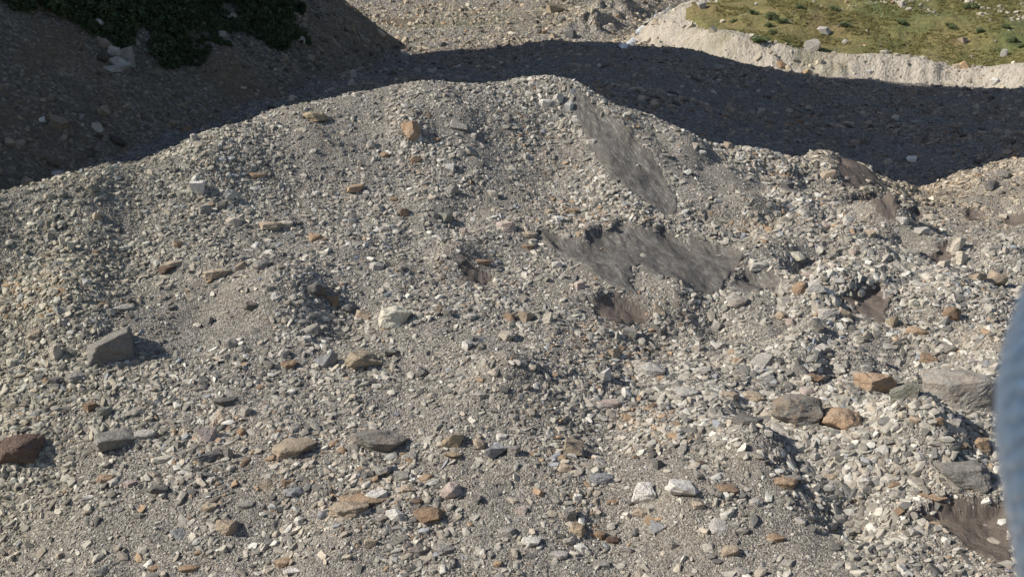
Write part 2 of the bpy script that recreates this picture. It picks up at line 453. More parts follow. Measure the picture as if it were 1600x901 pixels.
def ice_mat(name, dark, mid, light, amount, stretch=1.0):
    m, nt, b = new_mat(name, .62); t = NT(nt); c = t.coord("UV")
    s1 = t.noise(t.scaled(c, (15.0, 15.0 - 12.6 * stretch, 1)), 1.0, 5, .7)
    s2 = t.noise(t.scaled(c, (38.0, 38.0 - 32.0 * stretch, 1)), 1.0, 4, .6)
    col = t.ramp(t.math('ADD', t.math('MULTIPLY', s1, .65), t.math('MULTIPLY', s2, .35)), [(.39, dark), (.47, mid), (.53, mid), (.62, light)])
    wide = t.noise(t.scaled(c, (1.1, .5, 1)), 1.0, 3, .6)
    col = t.mix(t.ramp(wide, [(.35, amount), (.65, 0.0)]), col, dark)
    t.l(col, b.inputs["Base Color"])
    t.l(t.bump(t.math('ADD', s1, t.math('MULTIPLY', s2, .5)), .10, .7), b.inputs["Normal"])
    return m
M["ice_grey"] = ice_mat("dirty_glacier_ice", (.072, .063, .054), (.150, .137, .119), (.40, .39, .36), .5)
M["ice_mud"] = ice_mat("muddy_glacier_ice", (.095, .076, .060), (.15, .122, .10), (.25, .215, .18), .4, .72)

# ------------------------------------------------------------------ the ground, one sheet cut by kind of ground
def build_ground():
    na, nr = GZ.shape
    idx = np.arange(na * nr).reshape(na, nr)
    quads = np.stack([idx[:-1, :-1], idx[:-1, 1:], idx[1:, 1:], idx[1:, :-1]], -1).reshape(-1, 4)[:, ::-1]
    reg = np.stack([GREG[:-1, :-1], GREG[:-1, 1:], GREG[1:, 1:], GREG[1:, :-1]], -1).reshape(-1, 4).min(1)
    co = np.stack([GX, GY, GZ], -1).reshape(-1, 3)
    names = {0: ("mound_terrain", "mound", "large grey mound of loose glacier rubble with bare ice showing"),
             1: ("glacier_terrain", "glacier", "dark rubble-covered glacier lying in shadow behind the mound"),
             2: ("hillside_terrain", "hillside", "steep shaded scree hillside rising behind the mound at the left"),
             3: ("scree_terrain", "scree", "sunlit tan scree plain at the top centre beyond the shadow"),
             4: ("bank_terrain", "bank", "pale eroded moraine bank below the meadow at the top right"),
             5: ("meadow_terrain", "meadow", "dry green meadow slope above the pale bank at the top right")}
    for r, (name, mat, label) in names.items():
        q = quads[reg == r]
        used, inv = np.unique(q, return_inverse=True)
        me = bpy.data.meshes.new(name)
        me.vertices.add(len(used)); me.vertices.foreach_set("co", co[used].ravel().astype(np.float32))
        me.loops.add(q.size); me.loops.foreach_set("vertex_index", inv.ravel().astype(np.int32))
        me.polygons.add(len(q)); me.polygons.foreach_set("loop_start", np.arange(0, q.size, 4, dtype=np.int32))
        me.polygons.foreach_set("use_smooth", np.ones(len(q), dtype=bool))
        me.update(calc_edges=True)
        me.materials.append(M[mat])
        o = bpy.data.objects.new(name, me); COL.objects.link(o)
        tag(o, label, "ground", kind="structure")
build_ground()

def grid_at(x, y):
    """height and slope normal read off the net"""
    az = np.arctan2(x, y); r = np.hypot(x, y)
    fi = np.interp(az, AZ, np.arange(len(AZ))); fj = np.interp(r, RR, np.arange(len(RR)))
    i = np.clip(fi.astype(int), 0, len(AZ) - 2); j = np.clip(fj.astype(int), 0, len(RR) - 2)
    a = fi - i; b = fj - j
    q = lambda A: (A[i, j] * (1 - a) + A[i + 1, j] * a) * (1 - b) + (A[i, j + 1] * (1 - a) + A[i + 1, j + 1] * a) * b
    z = q(GZ); hid = q(GMAX) - z / r
    p = np.stack([GX, GY, GZ], -1)
    da = p[i + 1, j] - p[i, j]; dr = p[i, j + 1] - p[i, j]
    n = np.cross(da, dr); n /= np.linalg.norm(n, axis=1, keepdims=True) + 1e-12
    n[n[:, 2] < 0] *= -1
    return z, n, hid, GREG[i, j]

# ------------------------------------------------------------------ bare ice faces
ICE_LABELS = ["long strip of bare dirty ice running down from the summit of the mound",
              "widest streaked grey ice face, halfway up the mound",
              "small grey ice face under a pale flat slab, beside the wide ice face",
              "dark brown ice hollow just below the wide ice face",
              "dark muddy ice hollow under a stony lip among the cobbles at the right",
              "narrow dark slit of ice on the open slope left of the ice faces",
              "brown muddy ice pit at the bottom right corner by the blue sleeve",
              "brown muddy ice cut below the sandy hump near the skyline",
              "short muddy ice cut left of its twin on the tan rubble near the right edge",
              "little dark ice hollow above the cobbles at the right, below the tan rubble",
              "bare brown dirt slope on the right flank of the sandy skyline hump",
              "short muddy ice cut touching the right edge of the picture"]
def build_ice():
    for (kind, k, lip, poly), label in zip(ICE, ICE_LABELS):
        x0, y0 = poly.min(0) - .3; x1, y1 = poly.max(0) + .3
        st = .055
        xs = np.arange(x0, x1, st); ys = np.arange(y0, y1, st)
        X, Y = np.meshgrid(xs, ys, indexing="ij")
        jx, jy = ragged(X, Y)
        ins, du, dl = poly_info(poly, k, jx, jy)
        d = np.minimum(du, dl)
        Z = near_z(X.ravel().copy(), Y.ravel().copy()).reshape(X.shape)
        flow = X * .92 + Y * .25
        Z = Z + .05 + .045 * fbm(flow, (Y - X * .3) * .22, .5, 3, 131) + .02 * fbm(X, Y, .25, 2, 137) + .03 * sstep(0, .3, d)
        Z = np.where(ins, Z, Z - .06 - np.minimum(d, .3) * 1.2)
        keep = ins | (d < .12)
        nx, ny = X.shape
        idx = np.arange(nx * ny).reshape(nx, ny)
        q = np.stack([idx[:-1, :-1], idx[1:, :-1], idx[1:, 1:], idx[:-1, 1:]], -1).reshape(-1, 4)
        kq = keep.ravel()[q].all(1); q = q[kq]
        used, inv = np.unique(q, return_inverse=True); inv = inv.reshape(-1, 4)
        co = np.stack([X, Y, Z], -1).reshape(-1, 3)[used]
        me = bpy.data.meshes.new("ice_face")
        me.from_pydata(co.tolist(), [], inv.tolist())
        uvl = me.uv_layers.new(name="flow")
        # streaks run down the slope: along the fall line to the lower right
        fu = co[:, 0] * .90 + co[:, 1] * .42; fv = co[:, 1] * .90 - co[:, 0] * .42
        li = inv.ravel()
        uvl.data.foreach_set("uv", np.stack([fu[li], fv[li]], -1).ravel().astype(np.float32))
        me.polygons.foreach_set("use_smooth", np.ones(len(q), dtype=bool))
        me.materials.append(M["ice_grey" if kind == "grey" else "ice_mud"])
        o = bpy.data.objects.new("ice_face", me); COL.objects.link(o)
        tag(o, label, "ice", "bare ice faces on the mound")
build_ice()
# ------------------------------------------------------------------ rocks
from mathutils import noise as mnoise
def hull_points(rng, shape):
    R = rng.uniform
    pts = []
    if shape == "r":
        for i in range(26):
            v = Vector((rng.gauss(0, 1), rng.gauss(0, 1), rng.gauss(0, 1))).normalized()
            pts.append(v * R(.86, 1.0))
    elif shape == "b":
        skip = rng.sample(range(8), 2)
        for i in range(8):
            if i in skip: continue
            pts.append(Vector(((i & 1) * 2 - 1, (i & 2) - 1, (i & 4) / 2 - 1)) * 1.0)
            for k in range(3): pts[-1][k] *= R(.35, 1)
        for i in range(9):
            v = Vector((R(-1, 1), R(-1, 1), R(-1, 1))); k = rng.randrange(3); v[k] = rng.choice((-1, 1)) * R(.85, 1.1)
            pts.append(v)
    elif shape == "w":
        h0, h1 = R(.7, 1.0), R(-.5, .1)
        if rng.random() < .5: h0, h1 = h1, h0
        for sy in (-1, 1):
            pts += [Vector((-R(.8, 1), sy * R(.5, 1), -1)), Vector((R(.8, 1), sy * R(.5, 1), -1)),
                    Vector((-R(.4, .9), sy * R(.2, .7), h0)), Vector((R(.4, .9), sy * R(.2, .7), h1))]
        for i in range(5): pts.append(Vector((R(-.8, .8), R(-.9, .9), R(-1, .4))))
    else:                       # slabs and long stones: a many-sided plate
        n = rng.randrange(6, 9); a0 = R(0, 6)
        for i in range(n):
            a = a0 + i * 2 * math.pi / n + R(-.3, .3)
            rr = R(.75, 1.0)
            x, y = math.cos(a) * rr, math.sin(a) * rr
            pts.append(Vector((x, y, R(.35, 1.0)))); pts.append(Vector((x * R(.75, 1.1), y * R(.75, 1.1), -R(.4, 1.0))))
        pts.append(Vector((R(-.3, .3), R(-.3, .3), 1.1)))
    return pts

def rock_mesh(name, seed, shape, roll=0.0, spin=0.0, detail=0):
    rng = random.Random(seed)
    bm = bmesh.new()
    for p in hull_points(rng, shape): bm.verts.new(p)
    r = bmesh.ops.convex_hull(bm, input=bm.verts[:])
    bmesh.ops.delete(bm, geom=list({e for e in r["geom_interior"] + r["geom_unused"] if isinstance(e, bmesh.types.BMVert)}), context='VERTS')
    bmesh.ops.dissolve_limit(bm, angle_limit=math.radians(9), verts=bm.verts[:], edges=bm.edges[:])
    if detail:
        bmesh.ops.bevel(bm, geom=bm.edges[:], offset=.045, segments=1, affect='EDGES', clamp_overlap=True)
        bmesh.ops.triangulate(bm, faces=bm.faces[:])
        for _ in range(detail):
            bmesh.ops.subdivide_edges(bm, edges=[e for e in bm.edges if e.calc_length() > .16], cuts=1, use_grid_fill=True)
            bmesh.ops.triangulate(bm, faces=[f for f in bm.faces if len(f.verts) > 3])
        off = Vector((seed * 1.7 % 50, seed * 2.3 % 50, seed * .9 % 50))
        for v in bm.verts:
            p = v.co * 1.1 + off
            d = .13 * mnoise.noise(p * 1.6) + .07 * abs(mnoise.noise(Vector((p.x * 2, p.y * 2, p.z * 6)))) + .03 * mnoise.noise(p * 7)
            v.co += v.co.normalized() * (d - .03)
    rot = Matrix.Rotation(math.radians(roll), 3, 'Y') @ Matrix.Rotation(rng.uniform(-.15, .15), 3, 'X') @ Matrix.Rotation(spin, 3, 'Z')
    for v in bm.verts: v.co = rot @ v.co
    lo = [min(v.co[i] for v in bm.verts) for i in range(3)]; hi = [max(v.co[i] for v in bm.verts) for i in range(3)]
    for v in bm.verts:
        v.co = Vector(((v.co[i] - lo[i]) / (hi[i] - lo[i]) * 2 - 1) for i in range(3))
    bmesh.ops.recalc_face_normals(bm, faces=bm.faces[:])
    me = bpy.data.meshes.new(name); bm.to_mesh(me); bm.free()
    return me

TONES = {"g": ((.325, .30, .26), "grey"), "lg": ((.45, .42, .37), "light grey"), "w": ((.63, .595, .53), "whitish"), "dg": ((.165, .156, .142), "dark grey"),
         "bg": ((.265, .265, .26), "blue-grey"), "t": ((.40, .33, .245), "tan"), "lt": ((.52, .46, .37), "pale tan"), "o": ((.36, .265, .18), "orange-brown"),
         "b": ((.26, .185, .125), "brown"), "rb": ((.155, .108, .082), "red-brown"), "y": ((.39, .32, .22), "yellow-brown"), "p": ((.46, .385, .335), "pinkish"),
         "ol": ((.255, .245, .20), "olive-grey"), "c": ((.58, .54, .43), "cream"), "mg": ((.235, .22, .192), "grey")}
SHAPE_WORD = {"b": "angular", "s": "flat", "w": "wedge-shaped", "r": "rounded", "l": "long narrow"}

# landmarks: what it is called from elsewhere, pixel
MARKS = [("the lone big boulder", 172, 540), ("the dark brown boulder", 34, 705), ("the grey square-cut block", 181, 689), ("the long grey slab", 591, 686), ("the pale tan block", 617, 498),
         ("the orange-faced boulder", 572, 562), ("the orange summit boulder", 644, 206), ("the tan slab near the skyline", 493, 184), ("the white summit rocks", 868, 160),
         ("the long ice strip", 985, 245), ("the widest ice face", 1010, 392), ("the small ice face", 1186, 440), ("the brown ice hollow", 968, 482), ("the muddy ice hollow", 1352, 475),
         ("the corner ice pit", 1500, 840), ("the grey rounded boulder", 1246, 643), ("the orange-tan boulder", 1313, 658), ("the boxy orange boulder", 1368, 600), ("the huge grey boulder", 1500, 619),
         ("the tilted grey boulder", 1509, 744), ("the sloping orange slab", 567, 784), ("the brown rounded boulder", 672, 804), ("the whitish grey boulder", 1067, 764), ("the sandy skyline hump", 1300, 255),
         ("the white rock pile", 308, 296), ("the dark slit", 735, 425), ("the tan rubble shoulder", 1540, 290), ("the yellow-brown rock", 706, 686), ("the wide grey boulder trio", 1178, 576),
         ("the thin dark slab", 356, 625), ("the orange strip slab", 296, 887), ("the dark boulder trio", 515, 468), ("the tan slab pair", 435, 352)]

# u v w h tone shape [roll] [: own label]      (pixels of the photograph)
ROCKS = """
172 541 82 54 mg w -4 : lone big flat-sided grey boulder on the gravel slope at the left
34 705 68 50 rb b 6 : dark red-brown boulder at the left edge of the picture
181 688 68 34 mg b 8 : grey square-cut block right of the dark red-brown boulder
591 687 90 36 mg s 6 : long grey slab with an overhanging edge, centre of the lower slope
617 496 52 38 c s 16 : pale tan block standing out in the middle of the slope
568 563 58 36 y b 28 : tilted boulder with an orange face and a dark brown side
644 206 34 30 o b 0 : orange boulder standing high on the mound below the skyline
493 184 40 17 y s -14 : tan yellowish slab lying just under the left skyline
1246 643 78 60 mg r 0 : large grey rounded boulder with a rusty foot, left of the orange-tan one
1313 659 72 46 o r 8 : rounded orange-tan boulder touching the large grey rounded boulder
1368 600 68 40 o b -4 : boxy orange and cream boulder with a dark right side
1500 617 122 78 g s -8 : huge grey boulder beside the blue sleeve
1509 744 78 46 mg b -12 : tilted grey boulder with a dark underside near the blue sleeve
567 783 82 20 o l 14 : long sloping orange-brown slab at the bottom, above a tan slab
545 795 62 26 t s 4 : tan-grey slab tucked under the long sloping orange slab
672 804 52 28 b r 8 : brown rounded boulder near the bottom edge
1067 763 46 28 w b 8 : whitish grey faceted boulder in the lower right half
34 0 2 2 g b : skip
853 162 24 13 w s 6 : flat white rock below the summit, leftmost of the three
871 156 18 18 lg b 0 : upright pale rock below the summit, middle of the three
889 168 15 17 w b 10 : white block at the head of the long ice strip
308 296 23 23 w b 0 : bright white block topping the rock pile on the left shoulder
706 686 36 28 y b 10 : yellow-brown rock right of the long grey slab
1188 565 38 26 lg b 0 : upper light grey boulder of the trio above the pebble hollow
1158 580 32 22 g b 14 : lower left grey boulder of the trio
1194 587 36 20 lg w 0 : lower right pale boulder of the trio
356 626 46 14 dg s -8 : thin dark slab propped up at an angle with pale stones under it
296 887 36 10 o s 0 : orange-brown strip of rock at the bottom edge, left half
461 700 70 28 t s 8 : broad tan-grey slab left of the long grey slab
327 713 48 20 dg b 0 : dark grey slab below the pinkish rock in the lower left
325 681 28 26 p b 0 : pinkish tan rock in the lower left gravel
1413 613 44 40 ol b -6 : grey-brown boulder between the boxy orange and the huge grey boulder
1169 656 46 18 dg s 6 : dark grey slab left of the large grey rounded boulder
1016 580 48 28 lg s -4 : light grey flat boulder left of the boulder trio
1186 416 32 15 lg s 10 : pale flat slab capping the small ice face
1301 319 34 9 lg l 48 : pale stick-like stone leaning down the slope below the sandy hump
1243 400 30 15 c b 8 : cream-white rock beside the small ice face
494 455 32 28 dg b 24 : dark grey boulder, uppermost of the dark trio
519 470 22 18 b b 10 : dark brown boulder, middle of the dark trio
543 482 24 19 dg r 0 : dark grey rounded boulder, lowest of the dark trio
509 564 38 30 bg w 32 : slate-coloured boulder tilted downhill left of the orange-faced boulder
1292 272 30 14 t w 6 : tan boulder perched on the sandy skyline hump
261 422 27 15 rb b 4
272 413 30 12 t s 0
339 428 44 15 t s 4
378 415 22 15 t w 0
408 414 30 18 g r 6
423 353 34 14 t s 4
445 350 26 12 lt s 0
458 351 14 10 dg b 0
492 371 22 14 o b 8
279 381 16 13 o b 0
150 338 17 14 t b 6
365 347 26 16 lt s -8
88 553 23 27 lt b 10
55 524 23 19 t r 0
20 565 20 12 c s 8
119 589 30 17 g s 0
86 597 20 14 dg b 0
98 379 12 15 c w -10
111 386 11 16 c b 0
96 484 28 13 g w -8
193 481 34 9 lg s -4
123 468 11 15 c b 0
136 441 15 14 w b 8
392 478 28 14 dg b 6
323 503 22 18 g w 28
361 536 28 15 g s 0
442 551 20 15 lg b 4
421 570 18 17 g b 26
451 570 28 15 b s 12
485 514 24 16 g w 14
480 529 15 11 w s -10
358 307 22 22 lg l 42
320 328 24 16 g b 0
344 323 18 15 ol b 0
494 302 13 7 w s 0
98 305 15 13 ol r -30
144 294 23 15 ol r 0
401 274 28 9 o s 4
304 217 13 15 lg b -10
569 491 28 15 t w 4
608 551 24 15 ol b 0
660 582 22 17 dg b 10
562 576 18 15 dg b 0
686 481 12 17 t l 52
699 489 17 15 g b 0
730 541 18 16 w b 16
791 525 26 17 lt s 22
822 495 27 21 t b 14
796 497 18 15 b b 0
856 496 21 21 lt w 14
736 495 19 10 lg s 0
906 447 19 15 p b 4
784 445 13 9 lg s 0
791 354 32 18 p s -10
827 367 25 12 t s -4
725 362 14 11 p b 0
588 416 24 13 lg s 6
717 409 22 11 dg s 14
755 409 28 9 b s 4
555 296 26 15 o b 4
591 326 16 13 lt b 0
631 333 16 14 b b 0
696 341 24 17 ol b 12
679 336 16 12 g b 10
894 330 21 9 o s 6
858 331 18 9 t s 14
825 386 20 9 o s 0
873 343 18 12 w b 0
770 304 17 13 g b 0
871 415 18 13 w b 12
942 586 26 22 w b 4
956 550 27 19 t w -6
983 519 25 16 g b 10
1030 484 21 17 t w 4
944 517 16 17 lg b 22
1033 520 16 14 dg b 0
1325 345 20 15 lg b 20
1291 357 18 17 p b 6
1282 421 13 15 w b 30
1250 452 26 21 o b -8
1274 450 34 25 lg w -24
1262 431 16 11 p b 0
1387 462 15 17 lg b 6
1442 448 33 15 lg s -14
1428 474 17 16 c b -20
1497 383 24 24 lt b 0
1502 406 19 26 lt b 0
1471 415 26 19 lt w 4
1556 438 36 30 t b 22
1526 434 30 19 t b 8
1487 491 27 25 b r 0
1432 517 38 14 o l 28
1394 503 22 19 y b -16
1291 491 30 21 lg b 4
1317 489 24 17 t b 6
1275 507 25 23 g b 10
1236 505 18 15 p b 0
1119 507 22 17 g b 16
1477 545 32 15 g l 28
1287 546 25 17 lg b -6
1452 560 27 15 b b 6
1153 472 32 20 g b 0
1222 493 21 16 t r 0
1153 563 17 10 o s 4
1248 574 24 20 g w 0
1354 575 20 14 lg b -12
1270 589 36 11 b l 18
1248 597 24 9 lt s 6
1456 340 24 12 lt s -4
163 644 26 22 ol b 6
141 636 22 15 b b 0
227 680 32 16 lg s -6
383 643 20 16 lg b -6
347 650 22 14 t w 10
378 675 17 15 o b 0
356 708 15 21 g b 0
282 694 20 15 g w -6
253 717 32 10 c s 4
248 766 29 19 dg b 12
461 768 38 18 bg r 0
418 756 25 17 t b -6
280 833 32 17 bg w 6
354 825 36 28 t b 4
165 747 28 13 o s 8
205 754 26 11 p s 0
533 704 14 12 o b 0
444 878 30 14 o s -4
241 887 20 10 o s 0
461 890 36 8 w s 4
158 894 22 14 g b 0
468 813 18 15 w b 10
506 804 20 15 bg r 0
138 777 24 8 w s 14
327 792 26 13 t s 0
385 788 26 11 g s 0
542 778 26 11 o s 0
639 713 22 13 g r 0
708 711 28 14 y b 4
775 705 38 24 bg b -8
803 706 21 19 g b 0
748 694 18 17 t b 0
598 737 32 21 g b 4
627 744 25 17 g b 0
662 746 32 15 o w 8
588 775 34 20 w b 4
705 768 38 29 p b 0
617 805 30 20 w b 8
636 765 28 14 t s 6
742 780 19 17 g b 0
651 784 22 11 rb s -6
813 797 23 15 p b 10
896 701 30 31 t b 10
937 720 18 13 lg b 18
939 746 38 17 bg s 8
884 730 25 13 t s 6
1006 770 38 31 w b 4
889 803 23 21 g b 0
902 778 15 13 w b 0
901 827 29 19 y b 6
935 835 22 12 b s 0
830 846 32 17 w s 8
653 859 37 15 dg s -4
696 858 36 17 g s 4
791 830 29 15 g s -8
872 866 30 13 lg s 0
777 880 15 10 o b 0
1028 823 25 18 bg b 10
1030 725 22 19 dg w -14
579 849 20 15 t b 0
957 844 20 12 rb s 0
978 858 22 17 lg b 8
947 629 52 13 p s 4
978 615 18 19 w b 16
784 682 20 11 w s 6
751 617 32 14 lg s -4
1074 615 42 20 lg s -10
1138 618 34 14 t s 0
1175 620 40 19 t s 14
1219 675 34 21 lg b 6
1200 677 15 13 lg b 0
1262 612 26 14 p s 6
1317 627 28 20 g b 0
1224 754 44 19 o s 4
1239 747 30 14 g b 10
1354 754 30 25 lg b 32
1275 715 17 17 lg b 0
1532 694 30 25 o b 4
1458 775 42 9 o s 0
1403 772 26 15 g r 0
1325 732 15 13 w b 0
1120 821 46 21 lg w 14
1212 840 28 15 o s 6
1141 861 28 17 t b 0
1325 833 23 17 g b 0
1428 832 23 16 lg b 10
1136 765 36 16 b s 4
1093 724 19 10 rb s 0
1315 680 22 8 w s 4
1391 641 20 13 w s 8
1160 894 26 14 g s 4
1497 859 22 16 lg b 14
1478 845 14 13 w r 0
1430 656 20 11 t s 0
1468 660 14 14 b b 0
1489 660 24 13 g b 0
715 195 32 15 g w 4
792 187 15 12 g b 10
736 237 22 15 g b 0
722 241 14 11 g b 0
752 256 16 11 dg b 0
703 263 16 13 w b 10
648 250 21 13 b r 0
579 227 15 15 lg r 0
601 242 18 9 o s 24
701 296 32 14 g w 14
821 246 13 13 g b 8
926 222 20 10 lg s 6
1095 228 18 10 ol w 0
1138 229 16 14 t b 0
1097 238 14 7 w s 0
1230 292 22 15 dg b 0
1550 291 21 19 dg b 0
1566 272 27 10 g s 0
1526 268 13 9 lt b -10
740 213 10 9 lg b 0
1360 365 18 12 t b 0
1410 345 20 12 lg s 0
1440 362 24 14 lg b 0
1335 395 18 13 p b 14
1300 402 17 12 g b 0
1310 440 20 12 lg b 0
1225 470 24 14 lg s -10
1090 545 22 14 g b 4
1125 540 20 13 lg b 0
1060 600 24 15 g b 0
1100 580 24 14 lg s 6
1390 690 22 14 g b 0
1440 715 20 14 lg b 0
1300 745 18 13 t b 0
1370 715 17 12 g b 6
1180 785 22 13 lg s 6
1090 790 20 13 t s 0
1250 815 18 12 lg b 0
1000 800 22 12 t s 0
1050 850 24 13 g s 4
940 880 26 12 g s 0
1230 880 22 13 g b 4
"""
FAR_ROCKS = """
178 83 26 20 lg b 20 : upper left whitish block of the rock outcrop on the shaded hillside
198 90 24 30 g w 10 : grey right-hand block of the rock outcrop on the shaded hillside
186 97 36 16 lg b 8 : low pale middle block of the rock outcrop on the shaded hillside
180 107 44 10 g s 10 : flat grey ledge at the foot of the hillside rock outcrop
153 37 20 13 w r 0 : small white boulder under the thicket above the hillside outcrop
344 58 24 16 g b 0 : dull grey rock half hidden by the thicket on the hillside
471 63 12 12 lg b 30 : pale stone at the lower right tip of the thicket
89 273 20 12 lg b 0 : pale block among the rubble at the hillside foot, far left
65 187 11 9 w b 0 : small white stone alone on the dark hillside at the left
629 91 20 18 g b 0 : grey boulder in shadow where hillside and glacier meet
553 117 12 15 lg b 0 : pale upright stone in shadow left of the glacier hump
691 70 12 8 dg b 0 : small dark boulder on the shadow edge of the scree plain
782 76 11 10 dg b 0 : dark round boulder at the foot of the sunlit scree, left of the hump
723 126 26 12 g b 0 : grey rock just over the mound skyline at its saddle
868 16 28 15 y b 0 : yellowish boulder on the sunlit scree at the top centre
878 32 13 12 g b 0 : grey block below the yellowish boulder on the scree
892 55 20 14 dg b 0 : dark boulder at the mouth of the stream gully
1268 73 26 20 g b 0 : big grey boulder on the rim of the pale bank
1287 48 22 11 lg s -20 : pale slab in the grass above the big rim boulder
1504 65 14 11 t b 0 : tan boulder in the meadow at the far right
1569 85 12 13 lg b 0 : stacked pale stone on the bank rim at the far right
1358 113 14 6 w s -10 : flat white stone on the face of the pale bank
1554 128 14 12 w b 0 : white boulder at the foot of the pale bank, far right
1382 82 14 6 w s 0 : pale stone on the bank rim left of the tan meadow boulder
1424 249 16 10 w b 0 : pale boulder alone in the glacier shadow above the right saddle
1433 192 24 9 g s -10 : long grey slab in the middle of the shaded glacier, right half
1122 107 20 9 g b 0 : grey boulder on the shaded glacier hump near its sunlit edge
1200 109 12 10 t b 0 : tan boulder at the pale bank foot behind the glacier
1095 10 16 12 lg b 0 : pale boulder at the top edge beside the gully bank
1410 8 14 9 lg b 0 : pale boulder at the left end of the meadow block field
1245 240 10 8 dg b 0 : small dark stone on the skyline right of the summit flank
"""

def parse(text):
    out = []
    for ln in text.strip().splitlines():
        lab = None
        if ":" in ln: ln, lab = ln.split(":", 1); lab = lab.strip()
        f = ln.split()
        if lab == "skip": continue
        out.append((float(f[0]), float(f[1]), float(f[2]), float(f[3]), f[4], f[5], float(f[6]) if len(f) > 6 else 0.0, lab))
    return out

def side_word(du, dv):
    a = math.degrees(math.atan2(-dv, du)) % 360
    return ["right of", "above right of", "above", "above left of", "left of", "below left of", "below", "below right of"][int((a + 22.5) // 45) % 8]

def size_word(w, h):
    s = math.sqrt(w * h)
    return "small" if s < 14.5 else "medium-sized" if s < 20 else "larger"

HERO = []           # x, y, radius of the rocks, so that loose stones keep off them
def place_rocks():
    items = [(*r, False) for r in parse(ROCKS)] + [(*r, True) for r in parse(FAR_ROCKS)]
    items.sort(key=lambda r: -r[2] * r[3])
    texts = {}
    for i, r in enumerate(items):
        if r[7]: texts[i] = r[7]; continue
        best = sorted((math.hypot(r[0] - mu, (r[1] - mv) * 1.2), name, mu, mv) for name, mu, mv in MARKS)[:4]
        opts = []
        for d, name, mu, mv in best:
            base = "%s %s stone" % (TONES[r[4]][1], SHAPE_WORD[r[5]])
            opts.append("%s %s %s" % (base, side_word(r[0] - mu, r[1] - mv), name))
        for d, name, mu, mv in best:
            opts.append("%s %s %s stone %s %s" % (size_word(r[2], r[3]), TONES[r[4]][1], SHAPE_WORD[r[5]], side_word(r[0] - mu, r[1] - mv), name))
        got = next((o for o in opts if o not in texts.values()), None)
        n = 2
        while got is None:
            o = opts[0] + ", number %d outward from it" % n
            o = opts[0] + ", " + ["second", "third", "fourth", "fifth"][n - 2] + " largest such"
            got = o if o not in texts.values() else None; n += 1
        texts[i] = got
    for i, (u, v, w, h, tone, shape, roll, lab, far) in enumerate(items):
        x, y, z, reg = hit(u, v + h * .32)
        dist = math.sqrt(x * x + y * y + z * z); k = dist / FPX * math.cos(math.atan((u - 800) / FPX))
        W = w * k; A = h * k
        dep = math.asin(min(1, -z / dist)) if z < 0 else 0.0
        D = {"s": .72, "l": .45, "b": .8, "w": .75, "r": .9}[shape] * W
        D = min(D, max(W * .5, A * 1.5))
        H = max(A * .55, (A - .55 * D * math.sin(dep)) / math.cos(dep)) * 1.16
        rng = random.Random(1000 + i)
        big = w * h
        me = rock_mesh("rock", 4001 + i * 7, shape, roll, rng.uniform(-1.2, 1.2), 3 if big > 1500 else 2 if big > 600 else 1 if big > 330 else 0)
        me.materials.append(M["stone"])
        name = "boulder" if big > 1100 or (far and big > 250) else "stone"
        o = bpy.data.objects.new(name, me); COL.objects.link(o)
        q = P(u, v, y + D * .22)
        cz = q[2] + .02 * H
        o.location = (q[0], q[1], cz)
        o.scale = (W / 2 * 1.02, D / 2, H / 2)
        o.rotation_euler = (0, 0, -math.atan2(x, y))
        c = TONES[tone][0]; f = rng.uniform(.88, 1.08)
        o.color = (c[0] * f, c[1] * f, c[2] * f, 1)
        o["rust"] = {"o": .4, "y": .3, "t": .15, "b": .15, "p": .12}.get(tone, .15 if rng.random() < .2 else 0.0)
        if lab and "rusty foot" in lab: o["rust"] = .4
        tag(o, texts[i], "boulder" if name == "boulder" else "stone", "rocks beyond the mound" if far else "rocks strewn over the mound")
        HERO.append((q[0], q[1], max(W, D) * .5))
place_rocks()

